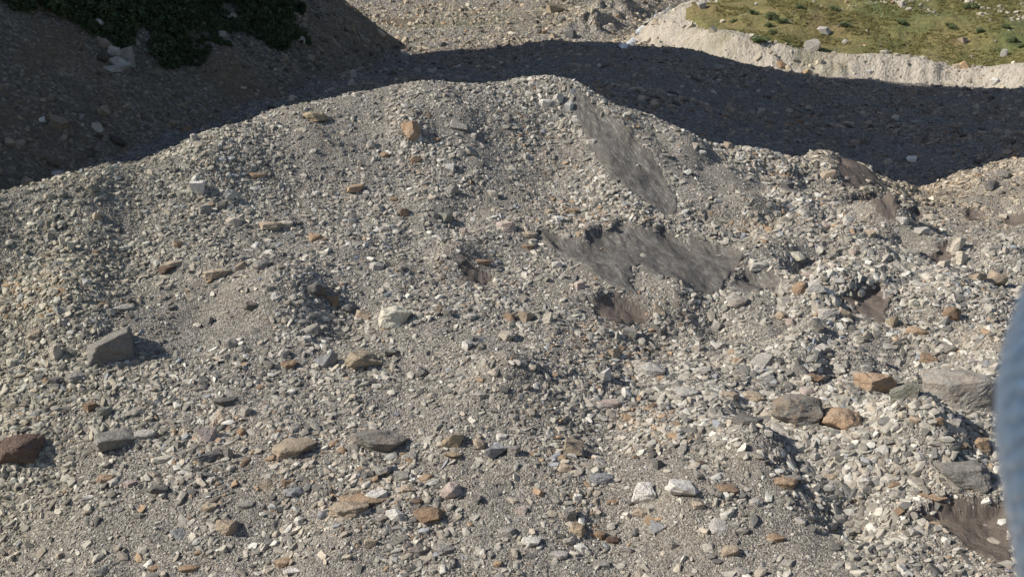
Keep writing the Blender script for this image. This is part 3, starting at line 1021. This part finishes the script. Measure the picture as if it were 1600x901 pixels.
# ------------------------------------------------------------------ loose stones nobody could count
def scatter(name, pos, rot, scl, tone, variant, meshes, label, cat, kind="stuff"):
    protos = bpy.data.collections.new(name + "_kinds")
    for i, me in enumerate(meshes):
        protos.objects.link(bpy.data.objects.new("%s_kind_%02d" % (name, i), me))
    n = len(pos)
    me = bpy.data.meshes.new(name)
    me.vertices.add(n); me.vertices.foreach_set("co", np.asarray(pos, np.float32).ravel())
    for an, ty, arr, key in (("rot", 'FLOAT_VECTOR', rot, "vector"), ("scl", 'FLOAT_VECTOR', scl, "vector")):
        at = me.attributes.new(an, ty, 'POINT'); at.data.foreach_set(key, np.asarray(arr, np.float32).ravel())
    at = me.attributes.new("tone", 'FLOAT_COLOR', 'POINT')
    at.data.foreach_set("color", np.concatenate([np.asarray(tone, np.float32), np.ones((n, 1), np.float32)], 1).ravel())
    at = me.attributes.new("variant", 'INT', 'POINT'); at.data.foreach_set("value", np.asarray(variant, np.int32))
    o = bpy.data.objects.new(name, me); COL.objects.link(o)
    ng = bpy.data.node_groups.new(name + "_scatter", 'GeometryNodeTree')
    ng.interface.new_socket("Geometry", in_out='INPUT', socket_type='NodeSocketGeometry')
    ng.interface.new_socket("Geometry", in_out='OUTPUT', socket_type='NodeSocketGeometry')
    N = ng.nodes; L = ng.links
    gi = N.new("NodeGroupInput"); go = N.new("NodeGroupOutput")
    ci = N.new("GeometryNodeCollectionInfo"); ci.inputs["Collection"].default_value = protos
    ci.inputs["Separate Children"].default_value = True; ci.inputs["Reset Children"].default_value = True
    iop = N.new("GeometryNodeInstanceOnPoints"); iop.inputs["Pick Instance"].default_value = True
    def attr(an, ty):
        a = N.new("GeometryNodeInputNamedAttribute"); a.data_type = ty; a.inputs["Name"].default_value = an; return a.outputs["Attribute"]
    er = N.new("FunctionNodeEulerToRotation"); L.new(attr("rot", 'FLOAT_VECTOR'), er.inputs[0])
    L.new(gi.outputs[0], iop.inputs["Points"]); L.new(ci.outputs[0], iop.inputs["Instance"])
    L.new(attr("variant", 'INT'), iop.inputs["Instance Index"]); L.new(er.outputs[0], iop.inputs["Rotation"]); L.new(attr("scl", 'FLOAT_VECTOR'), iop.inputs["Scale"])
    L.new(iop.outputs[0], go.inputs[0])
    md = o.modifiers.new("scatter", 'NODES'); md.node_group = ng
    tag(o, label, cat, kind=kind)
    return o

RNG = np.random.default_rng(7)
PEBBLES = []
for i in range(16):
    me = rock_mesh("pebble", 90 + i * 13, "sbswslsbr"[i % 9], 0, 0, 0); me.materials.append(M["pebble"]); PEBBLES.append(me)

def align(n, tilt):
    """Euler angles that lay a stone on a slope of normal n, spun at random"""
    m = len(n); ez = n + RNG.normal(0, tilt, (m, 3)); ez /= np.linalg.norm(ez, axis=1, keepdims=True)
    a = RNG.uniform(0, 2 * np.pi, m); ex = np.stack([np.cos(a), np.sin(a), np.zeros(m)], 1)
    ex -= (ex * ez).sum(1, keepdims=True) * ez; ex /= np.linalg.norm(ex, axis=1, keepdims=True)
    ey = np.cross(ez, ex)
    ry = np.arcsin(np.clip(-ex[:, 2], -1, 1)); rx = np.arctan2(ey[:, 2], ez[:, 2]); rz = np.arctan2(ex[:, 1], ex[:, 0])
    return np.stack([rx, ry, rz], 1)

def stone_tones(x, y, warm=0.0, light=1.0, seed=0):
    n = len(x); r = RNG.random(n); patch = fbm(x, y, 3.5, 3, 201 + seed)
    v = RNG.uniform(.18, .46, n); out = np.stack([v * 1.085, v, v * .84], 1)
    def put(m, lo, hi, c):
        k = RNG.uniform(lo, hi, m.sum())[:, None]; out[m] = k * np.array(c)[None]
    put(r > .915, .45, .62, (1, .96, .84))
    put(r < .17, .10, .18, (1.03, .98, .88))
    r2 = RNG.random(n)
    put(r2 < .14 + warm + .28 * np.clip(patch, 0, 1), .26, .46, (1, .87, .69))
    put(r2 < .010 + .16 * np.clip(patch - .22, 0, 1) + warm * .05, .24, .40, (1, .71, .46))
    put((r2 > .985), .27, .33, (.98, 1.0, 1.02))
    return out * light

def off_rocks(x, y, s):
    keep = np.ones(len(x), bool)
    order = np.argsort(y); ys = y[order]
    for hx, hy, hr in HERO:
        a, b = np.searchsorted(ys, [hy - hr, hy + hr])
        if b <= a: continue
        ii = order[a:b]
        keep[ii[np.hypot(x[ii] - hx, y[ii] - hy) < hr * .55 - s[ii] * .2]] = False
    return keep

# coarser and finer places on the mound: pixel, distance, radius, strength
COARSE = [(1180, 570, 34, 2.6, .5), (1350, 640, 31.5, 3, .45), (1300, 480, 38, 3, .4), (1480, 450, 40, 4, .45), (330, 290, 45, 3.2, .6), (120, 390, 38.5, 3, .35), (880, 650, 31.5, 1.5, .4), (850, 155, 52, 2.0, .3), (560, 790, 27.5, 2, .4),
          (1040, 540, 35.5, 2.2, .4), (520, 470, 37.5, 1.6, .5), (1200, 250, 51, 2.0, .5), (650, 230, 48, 3, .2), (1000, 680, 30.5, 1.5, .3), (1250, 340, 46, 2.5, .45), (1330, 720, 29, 1.6, .35),
          (820, 270, 47.5, 3.0, -.55), (1120, 290, 48, 2.6, -.5), (1360, 395, 45, 1.2, -.5), (700, 640, 32, 2.5, -.4), (680, 420, 40, 3.0, -.3), (850, 580, 33.5, 2, -.3), (760, 830, 27, 1.6, -.35), (1430, 690, 30, 1.0, -.5), (330, 590, 33.5, 2, -.3), (1300, 255, 55, 2.0, -.6), (480, 640, 32, 2.0, -.25)]
COARSE = [(P(u, v, y)[0], y, r, s) for u, v, y, r, s in COARSE]
def coarse_at(x, y):
    c = .62 * fbm(x, y, 5, 2, 301) + .45 * fbm(x, y, 1.7, 2, 303) - .16 + .08 * sstep(0, 9, x)
    c = c + .30 * fbm(x * 1.6 + y * .35, y * .35, 1.1, 2, 307)
    for cx, cy, r, s in COARSE: c = c + s * np.exp(-((x - cx) ** 2 + (y - cy) ** 2) / (r * r))
    for hx, hy, hr in HERO[:90]: c = c + .30 * np.exp(-((x - hx) ** 2 + (y - hy) ** 2) / (hr * 2.2) ** 2)
    return c

def mound_stones(n):
    az = RNG.uniform(-math.radians(28.5), math.radians(28.5), n)
    r = np.sqrt(RNG.uniform(24.0 ** 2, 66.0 ** 2, n))
    x, y = np.sin(az) * r, np.cos(az) * r
    z, nrm, hid, reg = grid_at(x, y)
    m = (reg == 0) & (hid < .012)
    jx, jy = ragged(x, y)
    for kind, k, lip, poly in ICE:
        ins, du, dl = poly_info(poly, k, jx, jy)
        m &= ~(ins & (np.minimum(du, dl) > .10 * RNG.random(n)) & (RNG.random(n) > (.045 if kind == 'grey' else .10)))
    x, y, z, nrm = x[m], y[m], z[m], nrm[m]; n = len(x)
    c = coarse_at(x, y)
    s = .0168 * RNG.random(n) ** (-1 / 2.2)
    s = np.clip(s * np.exp(.85 * c), .012, .12 + .03 * sstep(0, 9, x))
    keep = off_rocks(x, y, s)
    x, y, z, nrm, s, c = x[keep], y[keep], z[keep], nrm[keep], s[keep], c[keep]; n = len(x)
    flat = RNG.uniform(.2, .68, n)
    scl = np.stack([s * RNG.uniform(.9, 1.75, n), s * RNG.uniform(.55, 1.05, n), s * flat], 1)
    pos = np.stack([x, y, z + scl[:, 2] * .35], 1)
    tone = stone_tones(x, y)
    # the tan rubble at the right skyline, and a yellowish lens tint painted into stones at left
    warm = sstep(10, 18, x) * sstep(47, 53, y)
    tone = tone * (1 - warm[:, None] * np.array([.04, .11, .20]))
    lens_tint = sstep(-8, -18, x) * .8
    tone = tone * (1 - lens_tint[:, None] * np.array([.0, .01, .12]))
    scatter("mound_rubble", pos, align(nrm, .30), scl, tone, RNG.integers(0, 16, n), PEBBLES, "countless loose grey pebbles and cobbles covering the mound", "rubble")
    return n
mound_stones(620000)

def far_stones(name, region, n, ylim, smin, alpha, smax, light, warm, label, dens=None, azlim=31, flat=(.35, .9), shape_fn=None):
    az = RNG.uniform(-math.radians(azlim), math.radians(azlim), n)
    r = np.sqrt(RNG.uniform(ylim[0] ** 2, ylim[1] ** 2, n))
    x, y = np.sin(az) * r, np.cos(az) * r
    z, nrm, hid, reg = grid_at(x, y)
    m = (reg == region) & (hid < .012)
    if dens is not None: m &= RNG.random(n) < dens(x, y, z)
    x, y, z, nrm = x[m], y[m], z[m], nrm[m]; n = len(x)
    s = np.clip(smin * RNG.random(n) ** (-1 / alpha) * np.exp(.4 * fbm(x, y, 7, 3, 401)), smin * .6, smax)
    scl = np.stack([s * RNG.uniform(.8, 1.35, n), s * RNG.uniform(.6, 1.0, n), s * RNG.uniform(flat[0], flat[1], n)], 1)
    pos = np.stack([x, y, z + scl[:, 2] * .3], 1)
    tone = stone_tones(x, y, warm, 1.0, 9) * np.array(light)[None]
    scatter(name, pos, align(nrm, .35), scl, tone, RNG.integers(0, 16, n), PEBBLES, label, "rubble")

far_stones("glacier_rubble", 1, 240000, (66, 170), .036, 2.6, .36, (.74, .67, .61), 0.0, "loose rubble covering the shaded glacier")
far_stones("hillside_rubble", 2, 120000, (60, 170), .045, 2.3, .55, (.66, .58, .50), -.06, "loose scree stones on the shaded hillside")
far_stones("scree_rubble", 3, 130000, (155, 245), .07, 2.5, .55, (1.04, .97, .86), .06, "loose stones strewn over the sunlit scree plain")
far_stones("bank_rubble", 4, 16000, (135, 235), .10, 2.2, .7, (1.15, 1.1, 1.0), .06, "stones sticking out of the pale moraine bank")
def meadow_dens(x, y, z):
    field = sstep(165, 169, y + .41 * (x - 57)) * sstep(48, 56, x) * sstep(-.35, .1, fbm(x, y, 5, 3, 407))
    return np.clip(.025 + .6 * field, 0, 1)
far_stones("meadow_rubble", 5, 90000, (150, 235), .085, 2.3, .42, (1.1, 1.08, 1.02), .02, "pale stones dotted over the meadow and its block field", meadow_dens)
# ------------------------------------------------------------------ plants
def leaf_mat(name, c1, c2):
    m, nt, b = new_mat(name, .8); t = NT(nt)
    pos = t.n("ShaderNodeNewGeometry").outputs["Position"]
    rnd = t.n("ShaderNodeNewGeometry").outputs["Random Per Island"]
    t.l(t.mix(rnd, c1, c2), b.inputs["Base Color"])
    return m
M["leaf"] = leaf_mat("shrub_leaves", (.035, .055, .024), (.085, .11, .05))
M["juniper"] = leaf_mat("juniper_leaves", (.12, .155, .07), (.20, .235, .11))
M["grass"] = leaf_mat("grass_blades", (.17, .18, .065), (.30, .25, .105))
M["bark"], _nt, _b = new_mat("bark", .9); _t = NT(_nt)
_t.l(_t.ramp(_t.noise(_t.coord(), 9, 4), [(.3, (.06, .045, .033)), (.7, (.15, .115, .085))]), _b.inputs["Base Color"])

def leaves_mesh(name, seed, n, size, mat, lobes=7, flat=.75):
    """a crown of small leaf-shaped faces gathered in uneven clumps"""
    rng = random.Random(seed); co = []; fa = []
    cl = []
    for i in range(lobes):
        a = rng.uniform(0, 6.28); r = rng.uniform(0, .62)
        cl.append((Vector((math.cos(a) * r, math.sin(a) * r, rng.uniform(.25, .95) * flat)), rng.uniform(.22, .42)))
    for i in range(n):
        c, r = rng.choice(cl)
        d = Vector((rng.gauss(0, 1), rng.gauss(0, 1), rng.gauss(0, 1))).normalized() * r * rng.random() ** .35
        p = c + d
        if p.z < .02: p.z = rng.uniform(.02, .2)
        ax = Vector((rng.gauss(0, 1), rng.gauss(0, 1), rng.gauss(0, .6))).normalized(); ay = ax.cross(Vector((rng.gauss(0, 1), rng.gauss(0, 1), rng.gauss(0, 1)))).normalized()
        s = size * rng.uniform(.6, 1.3); k = len(co)
        co += [p - ax * s, p + ay * s * .5, p + ax * s, p - ay * s * .5]; fa.append((k, k + 1, k + 2, k + 3))
    me = bpy.data.meshes.new(name); me.from_pydata([tuple(c) for c in co], [], fa); me.materials.append(mat)
    return me

def stems_mesh(name, seed, n, height):
    rng = random.Random(seed); bm = bmesh.new()
    for i in range(n):
        a = rng.uniform(0, 6.28); top = Vector((math.cos(a) * rng.uniform(.15, .55), math.sin(a) * rng.uniform(.15, .55), height * rng.uniform(.6, 1)))
        r = bmesh.ops.create_cone(bm, cap_ends=True, segments=6, radius1=.035, radius2=.012, depth=top.length + .15)
        q = top.to_track_quat('Z', 'Y')
        for v in r["verts"]: v.co = q @ (v.co + Vector((0, 0, top.length / 2 - .08)))
    me = bpy.data.meshes.new(name); bm.to_mesh(me); bm.free(); me.materials.append(M["bark"]); return me

BUSHES = [(1205, 24, 28, 17, "largest dark juniper bush high on the meadow slope"), (1223, 31, 22, 11, "low bush touching the largest juniper bush on its right"), (1178, 18, 20, 12, "bush left of the largest juniper bush"),
          (1200, 38, 16, 9, "small bush just below the largest juniper bush"), (1206, 49, 20, 12, "bush halfway between the largest juniper bush and the bank"), (1187, 60, 42, 16, "wide sprawling bush directly above the pale bank rim"),
          (1487, 39, 22, 11, "rounded bush below the block field in the right meadow"), (1531, 47, 15, 10, "small bush above the tan meadow boulder"), (1580, 60, 20, 13, "bush above the bank rim close to the right edge"),
          (1572, 40, 18, 11, "bush above another bush near the right edge, under the block field"), (1519, 8, 34, 12, "wide bush at the top edge within the block field"), (1411, 34, 22, 10, "bush left of the block field on the dry slope"),
          (1303, 12, 20, 9, "bush at the top edge midway along the meadow"), (1318, 37, 22, 11, "bush right of the pale slab in the grass"), (1145, 32, 16, 9, "low bush at the left end of the meadow near the gully bank"),
          (1250, 10, 18, 9, "bush at the top edge right of the largest juniper bush"), (1596, 70, 16, 9, "bush cut by the right edge at the bank rim")]
BUSH_LEAF = [leaves_mesh("juniper_foliage", 60 + i, 1500, .075, M["juniper"], 9, .7) for i in range(4)]
BUSH_STEM = [stems_mesh("juniper_stem", 70 + i, 6, .55) for i in range(2)]
for i, (u, v, w, h, lab) in enumerate(BUSHES):
    x, y, z, reg = hit(u, v + h * .4); k = math.hypot(x, y) / FPX
    e = bpy.data.objects.new("juniper_bush", None); COL.objects.link(e); e.location = (x, y, z - .05)
    s = w * k / 1.8
    e.scale = (s, s, max(.4, h * k / 1.35)); e.rotation_euler = (0, 0, i * 1.3)
    tag(e, lab, "bush", "juniper bushes on the meadow")
    for nm, me in (("foliage", BUSH_LEAF[i % 4]), ("stem", BUSH_STEM[i % 2])):
        o = bpy.data.objects.new(nm, me); COL.objects.link(o); o.parent = e

# the dark thicket on the shaded hillside, and grass on the meadow
def thicket():
    poly = np.array([(60, -60), (80, 10), (125, 42), (150, 62), (175, 78), (205, 55), (232, 62), (240, 95), (262, 118), (292, 116), (325, 84), (365, 68), (410, 66), (440, 74), (468, 70), (490, 74), (482, 52), (462, 30), (440, 0), (415, -60)], float)
    n = 26000
    az = RNG.uniform(-math.radians(29), -math.radians(6), n); r = np.sqrt(RNG.uniform(70 ** 2, 150 ** 2, n))
    x, y = np.sin(az) * r, np.cos(az) * r
    z, nrm, hid, reg = grid_at(x, y)
    dep = y * math.cos(PITCH) - z * math.sin(PITCH)
    u = 800 + x / dep * FPX; v = 450.5 - (y * math.sin(PITCH) + z * math.cos(PITCH)) / dep * FPX
    ju = u + 14 * fbm(x, y, 3, 2, 501); jv = v + 12 * fbm(x, y, 3, 2, 503)
    ins, _, _ = poly_info(poly, 3, ju, jv)
    lone = (v < 150) & (u < 90) & (v < 30 + u * .9 + 40) & (fbm(x, y, 5, 2, 507) > .42) & (RNG.random(n) < .6)
    up = (v < 0) & (u > 60) & (u < 420) & (v > -120)
    gap = fbm(x, y, 5.5, 3, 509) < -.72
    m = (reg == 2) & (ins | lone | up) & (hid < .03) & ~gap
    x, y, z = x[m], y[m], z[m]; n = len(x)
    s = (RNG.uniform(.35, .85, n) + .8 * (RNG.random(n) > .93)) * (1 + .6 * np.clip(fbm(x, y, 4, 2, 511), -.6, 1))
    kinds = [leaves_mesh("thicket_leaves", 20 + i, 320, .15, M["leaf"], 6, .8) for i in range(5)]
    rot = np.stack([RNG.normal(0, .15, n), RNG.normal(.25, .15, n), RNG.uniform(0, 6.28, n)], 1)
    scatter("thicket_foliage", np.stack([x, y, z - .1], 1), rot, np.stack([s, s, s * RNG.uniform(.9, 1.5, n)], 1), np.ones((n, 3)) * .1, RNG.integers(0, 5, n), kinds, "dark thicket of shrubs on the shaded hillside at the top left", "thicket")
thicket()

def grass():
    kinds = []
    for k in range(4):
        rng = random.Random(800 + k); co = []; fa = []
        for i in range(26):
            a = rng.uniform(0, 6.28); r0 = rng.uniform(0, .5); b = Vector((math.cos(a) * r0, math.sin(a) * r0, 0)); t = b + Vector((rng.gauss(0, .35), rng.gauss(0, .35), rng.uniform(.5, 1)))
            w = Vector((-math.sin(a), math.cos(a), 0)) * .07; j = len(co)
            co += [tuple(b - w), tuple(b + w), tuple(t)]; fa.append((j, j + 1, j + 2))
        me = bpy.data.meshes.new("grass_tuft"); me.from_pydata(co, [], fa); me.materials.append(M["grass"]); kinds.append(me)
    n = 30000
    az = RNG.uniform(math.radians(5), math.radians(31), n); r = np.sqrt(RNG.uniform(150 ** 2, 215 ** 2, n)); x, y = np.sin(az) * r, np.cos(az) * r
    z, nrm, hid, reg = grid_at(x, y)
    m = (reg == 5) & (hid < .01) & (fbm(x, y, 5, 3, 601) > -.1); x, y, z = x[m], y[m], z[m]; n = len(x); s = RNG.uniform(.15, .4, n)
    scatter("meadow_grass", np.stack([x, y, z], 1), np.stack([np.zeros(n), np.zeros(n), RNG.uniform(0, 6.28, n)], 1), np.stack([s * 1.4, s * 1.4, s], 1), np.ones((n, 3)), RNG.integers(0, 4, n), kinds, "tufts of dry grass on the meadow", "grass")
grass()

# ------------------------------------------------------------------ the stream in the gully
def stream():
    px = [(966, 76), (975, 74), (984, 69), (990, 61), (994, 54), (1000, 46), (1008, 39), (1020, 31), (1034, 22), (1046, 14)]
    pts = [Vector(hit(u, v)[:3]) for u, v in px]
    m, nt, b = new_mat("white_water", .35); t = NT(nt); c = t.coord()
    t.l(t.ramp(t.noise(c, 2.5, 5, .7), [(.35, (.30, .31, .31)), (.55, (.80, .82, .82))]), b.inputs["Base Color"])
    t.l(t.bump(t.noise(c, 4, 4), .3, .8), b.inputs["Normal"])
    bm = bmesh.new(); rows = []
    rng = random.Random(5); n = 60
    for i in range(n + 1):
        f = i / n * (len(pts) - 1); k = min(int(f), len(pts) - 2); p = pts[k].lerp(pts[k + 1], f - k); d = (pts[k + 1] - pts[k]); d.z = 0
        s = d.normalized().cross(Vector((0, 0, 1))); w = (.75 - .45 * i / n) * rng.uniform(.75, 1.25)
        if 3.3 < f < 8.2 and rng.random() < .0: w *= .5
        row = []
        for j in range(5):
            a = (j - 2) / 2; q = p + s * a * w + Vector((rng.uniform(-.06, .06), rng.uniform(-.06, .06), 0))
            z, _, _, _ = grid_at(np.array([q.x]), np.array([q.y])); zz = max(float(z[0]), p.z)
            row.append(bm.verts.new((q.x, q.y, zz + .22 * (1 - a * a) + .06 * rng.random() - .1 * abs(a))))
        rows.append(row)
    for r0, r1 in zip(rows, rows[1:]):
        for a, b_, c_, d_ in zip(r0, r0[1:], r1[1:], r1): bm.faces.new((a, b_, c_, d_))
    bmesh.ops.recalc_face_normals(bm, faces=bm.faces[:])
    me = bpy.data.meshes.new("stream_water"); bm.to_mesh(me); bm.free(); me.materials.append(m)
    for p in me.polygons: p.use_smooth = True
    o = bpy.data.objects.new("stream_water", me); COL.objects.link(o)
    tag(o, "narrow white mountain stream falling through the gully at the top", "stream", kind="structure")
stream()

# ------------------------------------------------------------------ the person whose blue sleeve is at the right edge
def person():
    bx, by = .794, .92
    gz = float(grid_at(np.array([bx]), np.array([by]))[0][0])
    e = bpy.data.objects.new("person", None); COL.objects.link(e)
    e.location = (bx, by, gz); e.rotation_euler = (0, 0, math.radians(-4)); e.scale = (1.06, 1.06, 1.06)
    tag(e, "person in a light blue knitted top standing close by, only the sleeve in view", "person")
    def skin(name, verts, edges, radii, mat, root=0, sub=2):
        me = bpy.data.meshes.new(name); me.from_pydata(verts, edges, []); me.materials.append(mat)
        o = bpy.data.objects.new(name, me); COL.objects.link(o)
        sk = o.modifiers.new("skin", 'SKIN'); sk.use_smooth_shade = True
        for i, r in enumerate(radii):
            sv = me.skin_vertices[0].data[i]; sv.radius = r if isinstance(r, tuple) else (r, r); sv.use_root = i == root
        sb = o.modifiers.new("smooth", 'SUBSURF'); sb.levels = sub; sb.render_levels = sub
        o.parent = e
        return o
    mk = lambda n, col, r=.8: (lambda m: (m[2].inputs["Base Color"].__setattr__("default_value", (*col, 1)), m[0])[1])(new_mat(n, r))
    skinm, nt, b = new_mat("skin", .55); t = NT(nt); t.l(t.ramp(t.noise(t.coord(), 6, 3), [(.3, (.50, .31, .22)), (.7, (.60, .39, .29))]), b.inputs["Base Color"])
    # figure facing the mound (+y); arms hang at the sides, the left elbow slightly out
    V = [(0, 0, .95), (0, 0, 1.12), (0, .0, 1.30), (0, -.01, 1.43), (0, 0, 1.50), (0, .02, 1.58), (0, .03, 1.66), (0, .03, 1.74)]
    R = [(.15, .11), (.14, .10), (.16, .105), (.10, .075), (.055, .055), (.075, .085), (.08, .098), (.055, .07)]
    E = [(i, i + 1) for i in range(7)]
    def add(chain, start):
        prev = start
        for p, r in chain:
            V.append(p); R.append(r); E.append((prev, len(V) - 1)); prev = len(V) - 1
        return prev
    for s in (-1, 1):
        wv = add([((s * .17, -.01, 1.41), .062), ((s * .208, -.02, 1.28), .052), ((s * .207, -.015, 1.10), .042), ((s * .18, .0, .95), .036), ((s * .18, .06, .83), .027), ((s * .182, .085, .79), (.018, .036)), ((s * .182, .10, .745), (.015, .036))], 3)
        for j in range(4):
            fy = .072 + j * .0185; ln = (.060, .072, .068, .050)[j]
            add([((s * .182, fy, .735), .0085), ((s * .18, fy + .008, .735 - ln * .5), .008), ((s * .17, fy + .012, .735 - ln), .007)], wv)
        add([((s * .176, .115, .80), .010), ((s * .168, .135, .775), .009), ((s * .162, .142, .750), .008)], wv - 1)
        add([((s * .10, 0, .88), (.095, .10)), ((s * .11, .01, .50), .060), ((s * .11, -.01, .28), .052), ((s * .11, -.02, .09), .038), ((s * .115, .06, .04), (.042, .034)), ((s * .12, .14, .03), (.038, .024))], 0)
    skin("body", V, E, R, skinm)
    # knitted top
    km, nt, b = new_mat("light_blue_knit", .95); t = NT(nt); c = t.coord()
    wv = t.n("ShaderNodeTexWave", wave_type='BANDS', bands_direction='DIAGONAL'); t.l(t.scaled(c, (1, 1, 1.3)), wv.inputs["Vector"])
    wv.inputs["Scale"].default_value = 22; wv.inputs["Distortion"].default_value = 5.0; wv.inputs["Detail"].default_value = 2; wv.inputs["Detail Scale"].default_value = 1.5
    cloth = t.mix(wv.outputs["Fac"], (.028, .057, .100), (.052, .092, .148))
    cloth = t.mix(.6, cloth, t.ramp(t.noise(c, 60, 2), [(.3, .8), (.7, 1.15)]), 'MULTIPLY')
    t.l(cloth, b.inputs["Base Color"]); t.l(t.bump(wv.outputs["Fac"], .004, .6), b.inputs["Normal"])
    b.inputs["Sheen Weight"].default_value = .3
    V2 = [(0, 0, .90), (0, 0, 1.12), (0, 0, 1.30), (0, -.01, 1.43), (0, 0, 1.49)]
    R2 = [(.185, .145), (.175, .135), (.19, .135), (.125, .095), (.07, .07)]
    E2 = [(0, 1), (1, 2), (2, 3), (3, 4)]
    for s in (-1, 1):
        prev = 3
        for p, r in [((s * .20, -.01, 1.425), .115), ((s * .242, -.015, 1.30), .112), ((s * .210, -.015, 1.10), .084), ((s * .192, -.01, .96), .080), ((s * .19, 0, .84), .072)]:
            V2.append(p); R2.append(r); E2.append((prev, len(V2) - 1)); prev = len(V2) - 1
    skin("knitted_top", V2, E2, R2, km)
    V3 = [(0, 0, .99), (0, 0, .90)]; R3 = [(.165, .125), (.17, .13)]; E3 = [(0, 1)]
    for s in (-1, 1):
        prev = 1
        for p, r in [((s * .10, 0, .80), (.10, .105)), ((s * .11, .01, .50), .080), ((s * .11, -.01, .28), .072), ((s * .11, -.015, .10), .068)]:
            V3.append(p); R3.append(r); E3.append((prev, len(V3) - 1)); prev = len(V3) - 1
    skin("trousers", V3, E3, R3, mk("dark_trousers", (.04, .045, .055)))
    for s in (-1, 1):
        skin("shoe", [(s * .11, -.05, .05), (s * .115, .06, .05), (s * .12, .17, .035)], [(0, 1), (1, 2)], [(.055, .055), (.055, .05), (.048, .035)], mk("leather", (.07, .045, .03), .6))
    skin("hair", [(0, -.02, 1.64), (0, -.005, 1.72), (0, .03, 1.775)], [(0, 1), (1, 2)], [(.088, .085), (.092, .095), (.07, .085)], mk("brown_hair", (.05, .032, .02)))
    # face: nose, eyes, mouth, ears
    for nm, loc, sc, mt in [("nose", (0, .135, 1.645), (.014, .022, .022), skinm), ("mouth", (0, .118, 1.60), (.026, .010, .007), mk("lips", (.42, .16, .14), .5)),
                            ("eye", (-.032, .112, 1.675), (.013, .010, .009), mk("eye_white", (.75, .74, .7), .3)), ("eye", (.032, .112, 1.675), (.013, .010, .009), None),
                            ("ear", (-.083, .025, 1.655), (.012, .022, .032), skinm), ("ear", (.083, .025, 1.655), (.012, .022, .032), skinm)]:
        bm = bmesh.new(); bmesh.ops.create_icosphere(bm, subdivisions=2, radius=1)
        for v in bm.verts: v.co = Vector((v.co.x * sc[0], v.co.y * sc[1], v.co.z * sc[2]))
        me = bpy.data.meshes.new(nm); bm.to_mesh(me); bm.free(); me.materials.append(mt or bpy.data.materials["eye_white"])
        for p in me.polygons: p.use_smooth = True
        o = bpy.data.objects.new(nm, me); COL.objects.link(o); o.parent = e; o.location = loc
person()
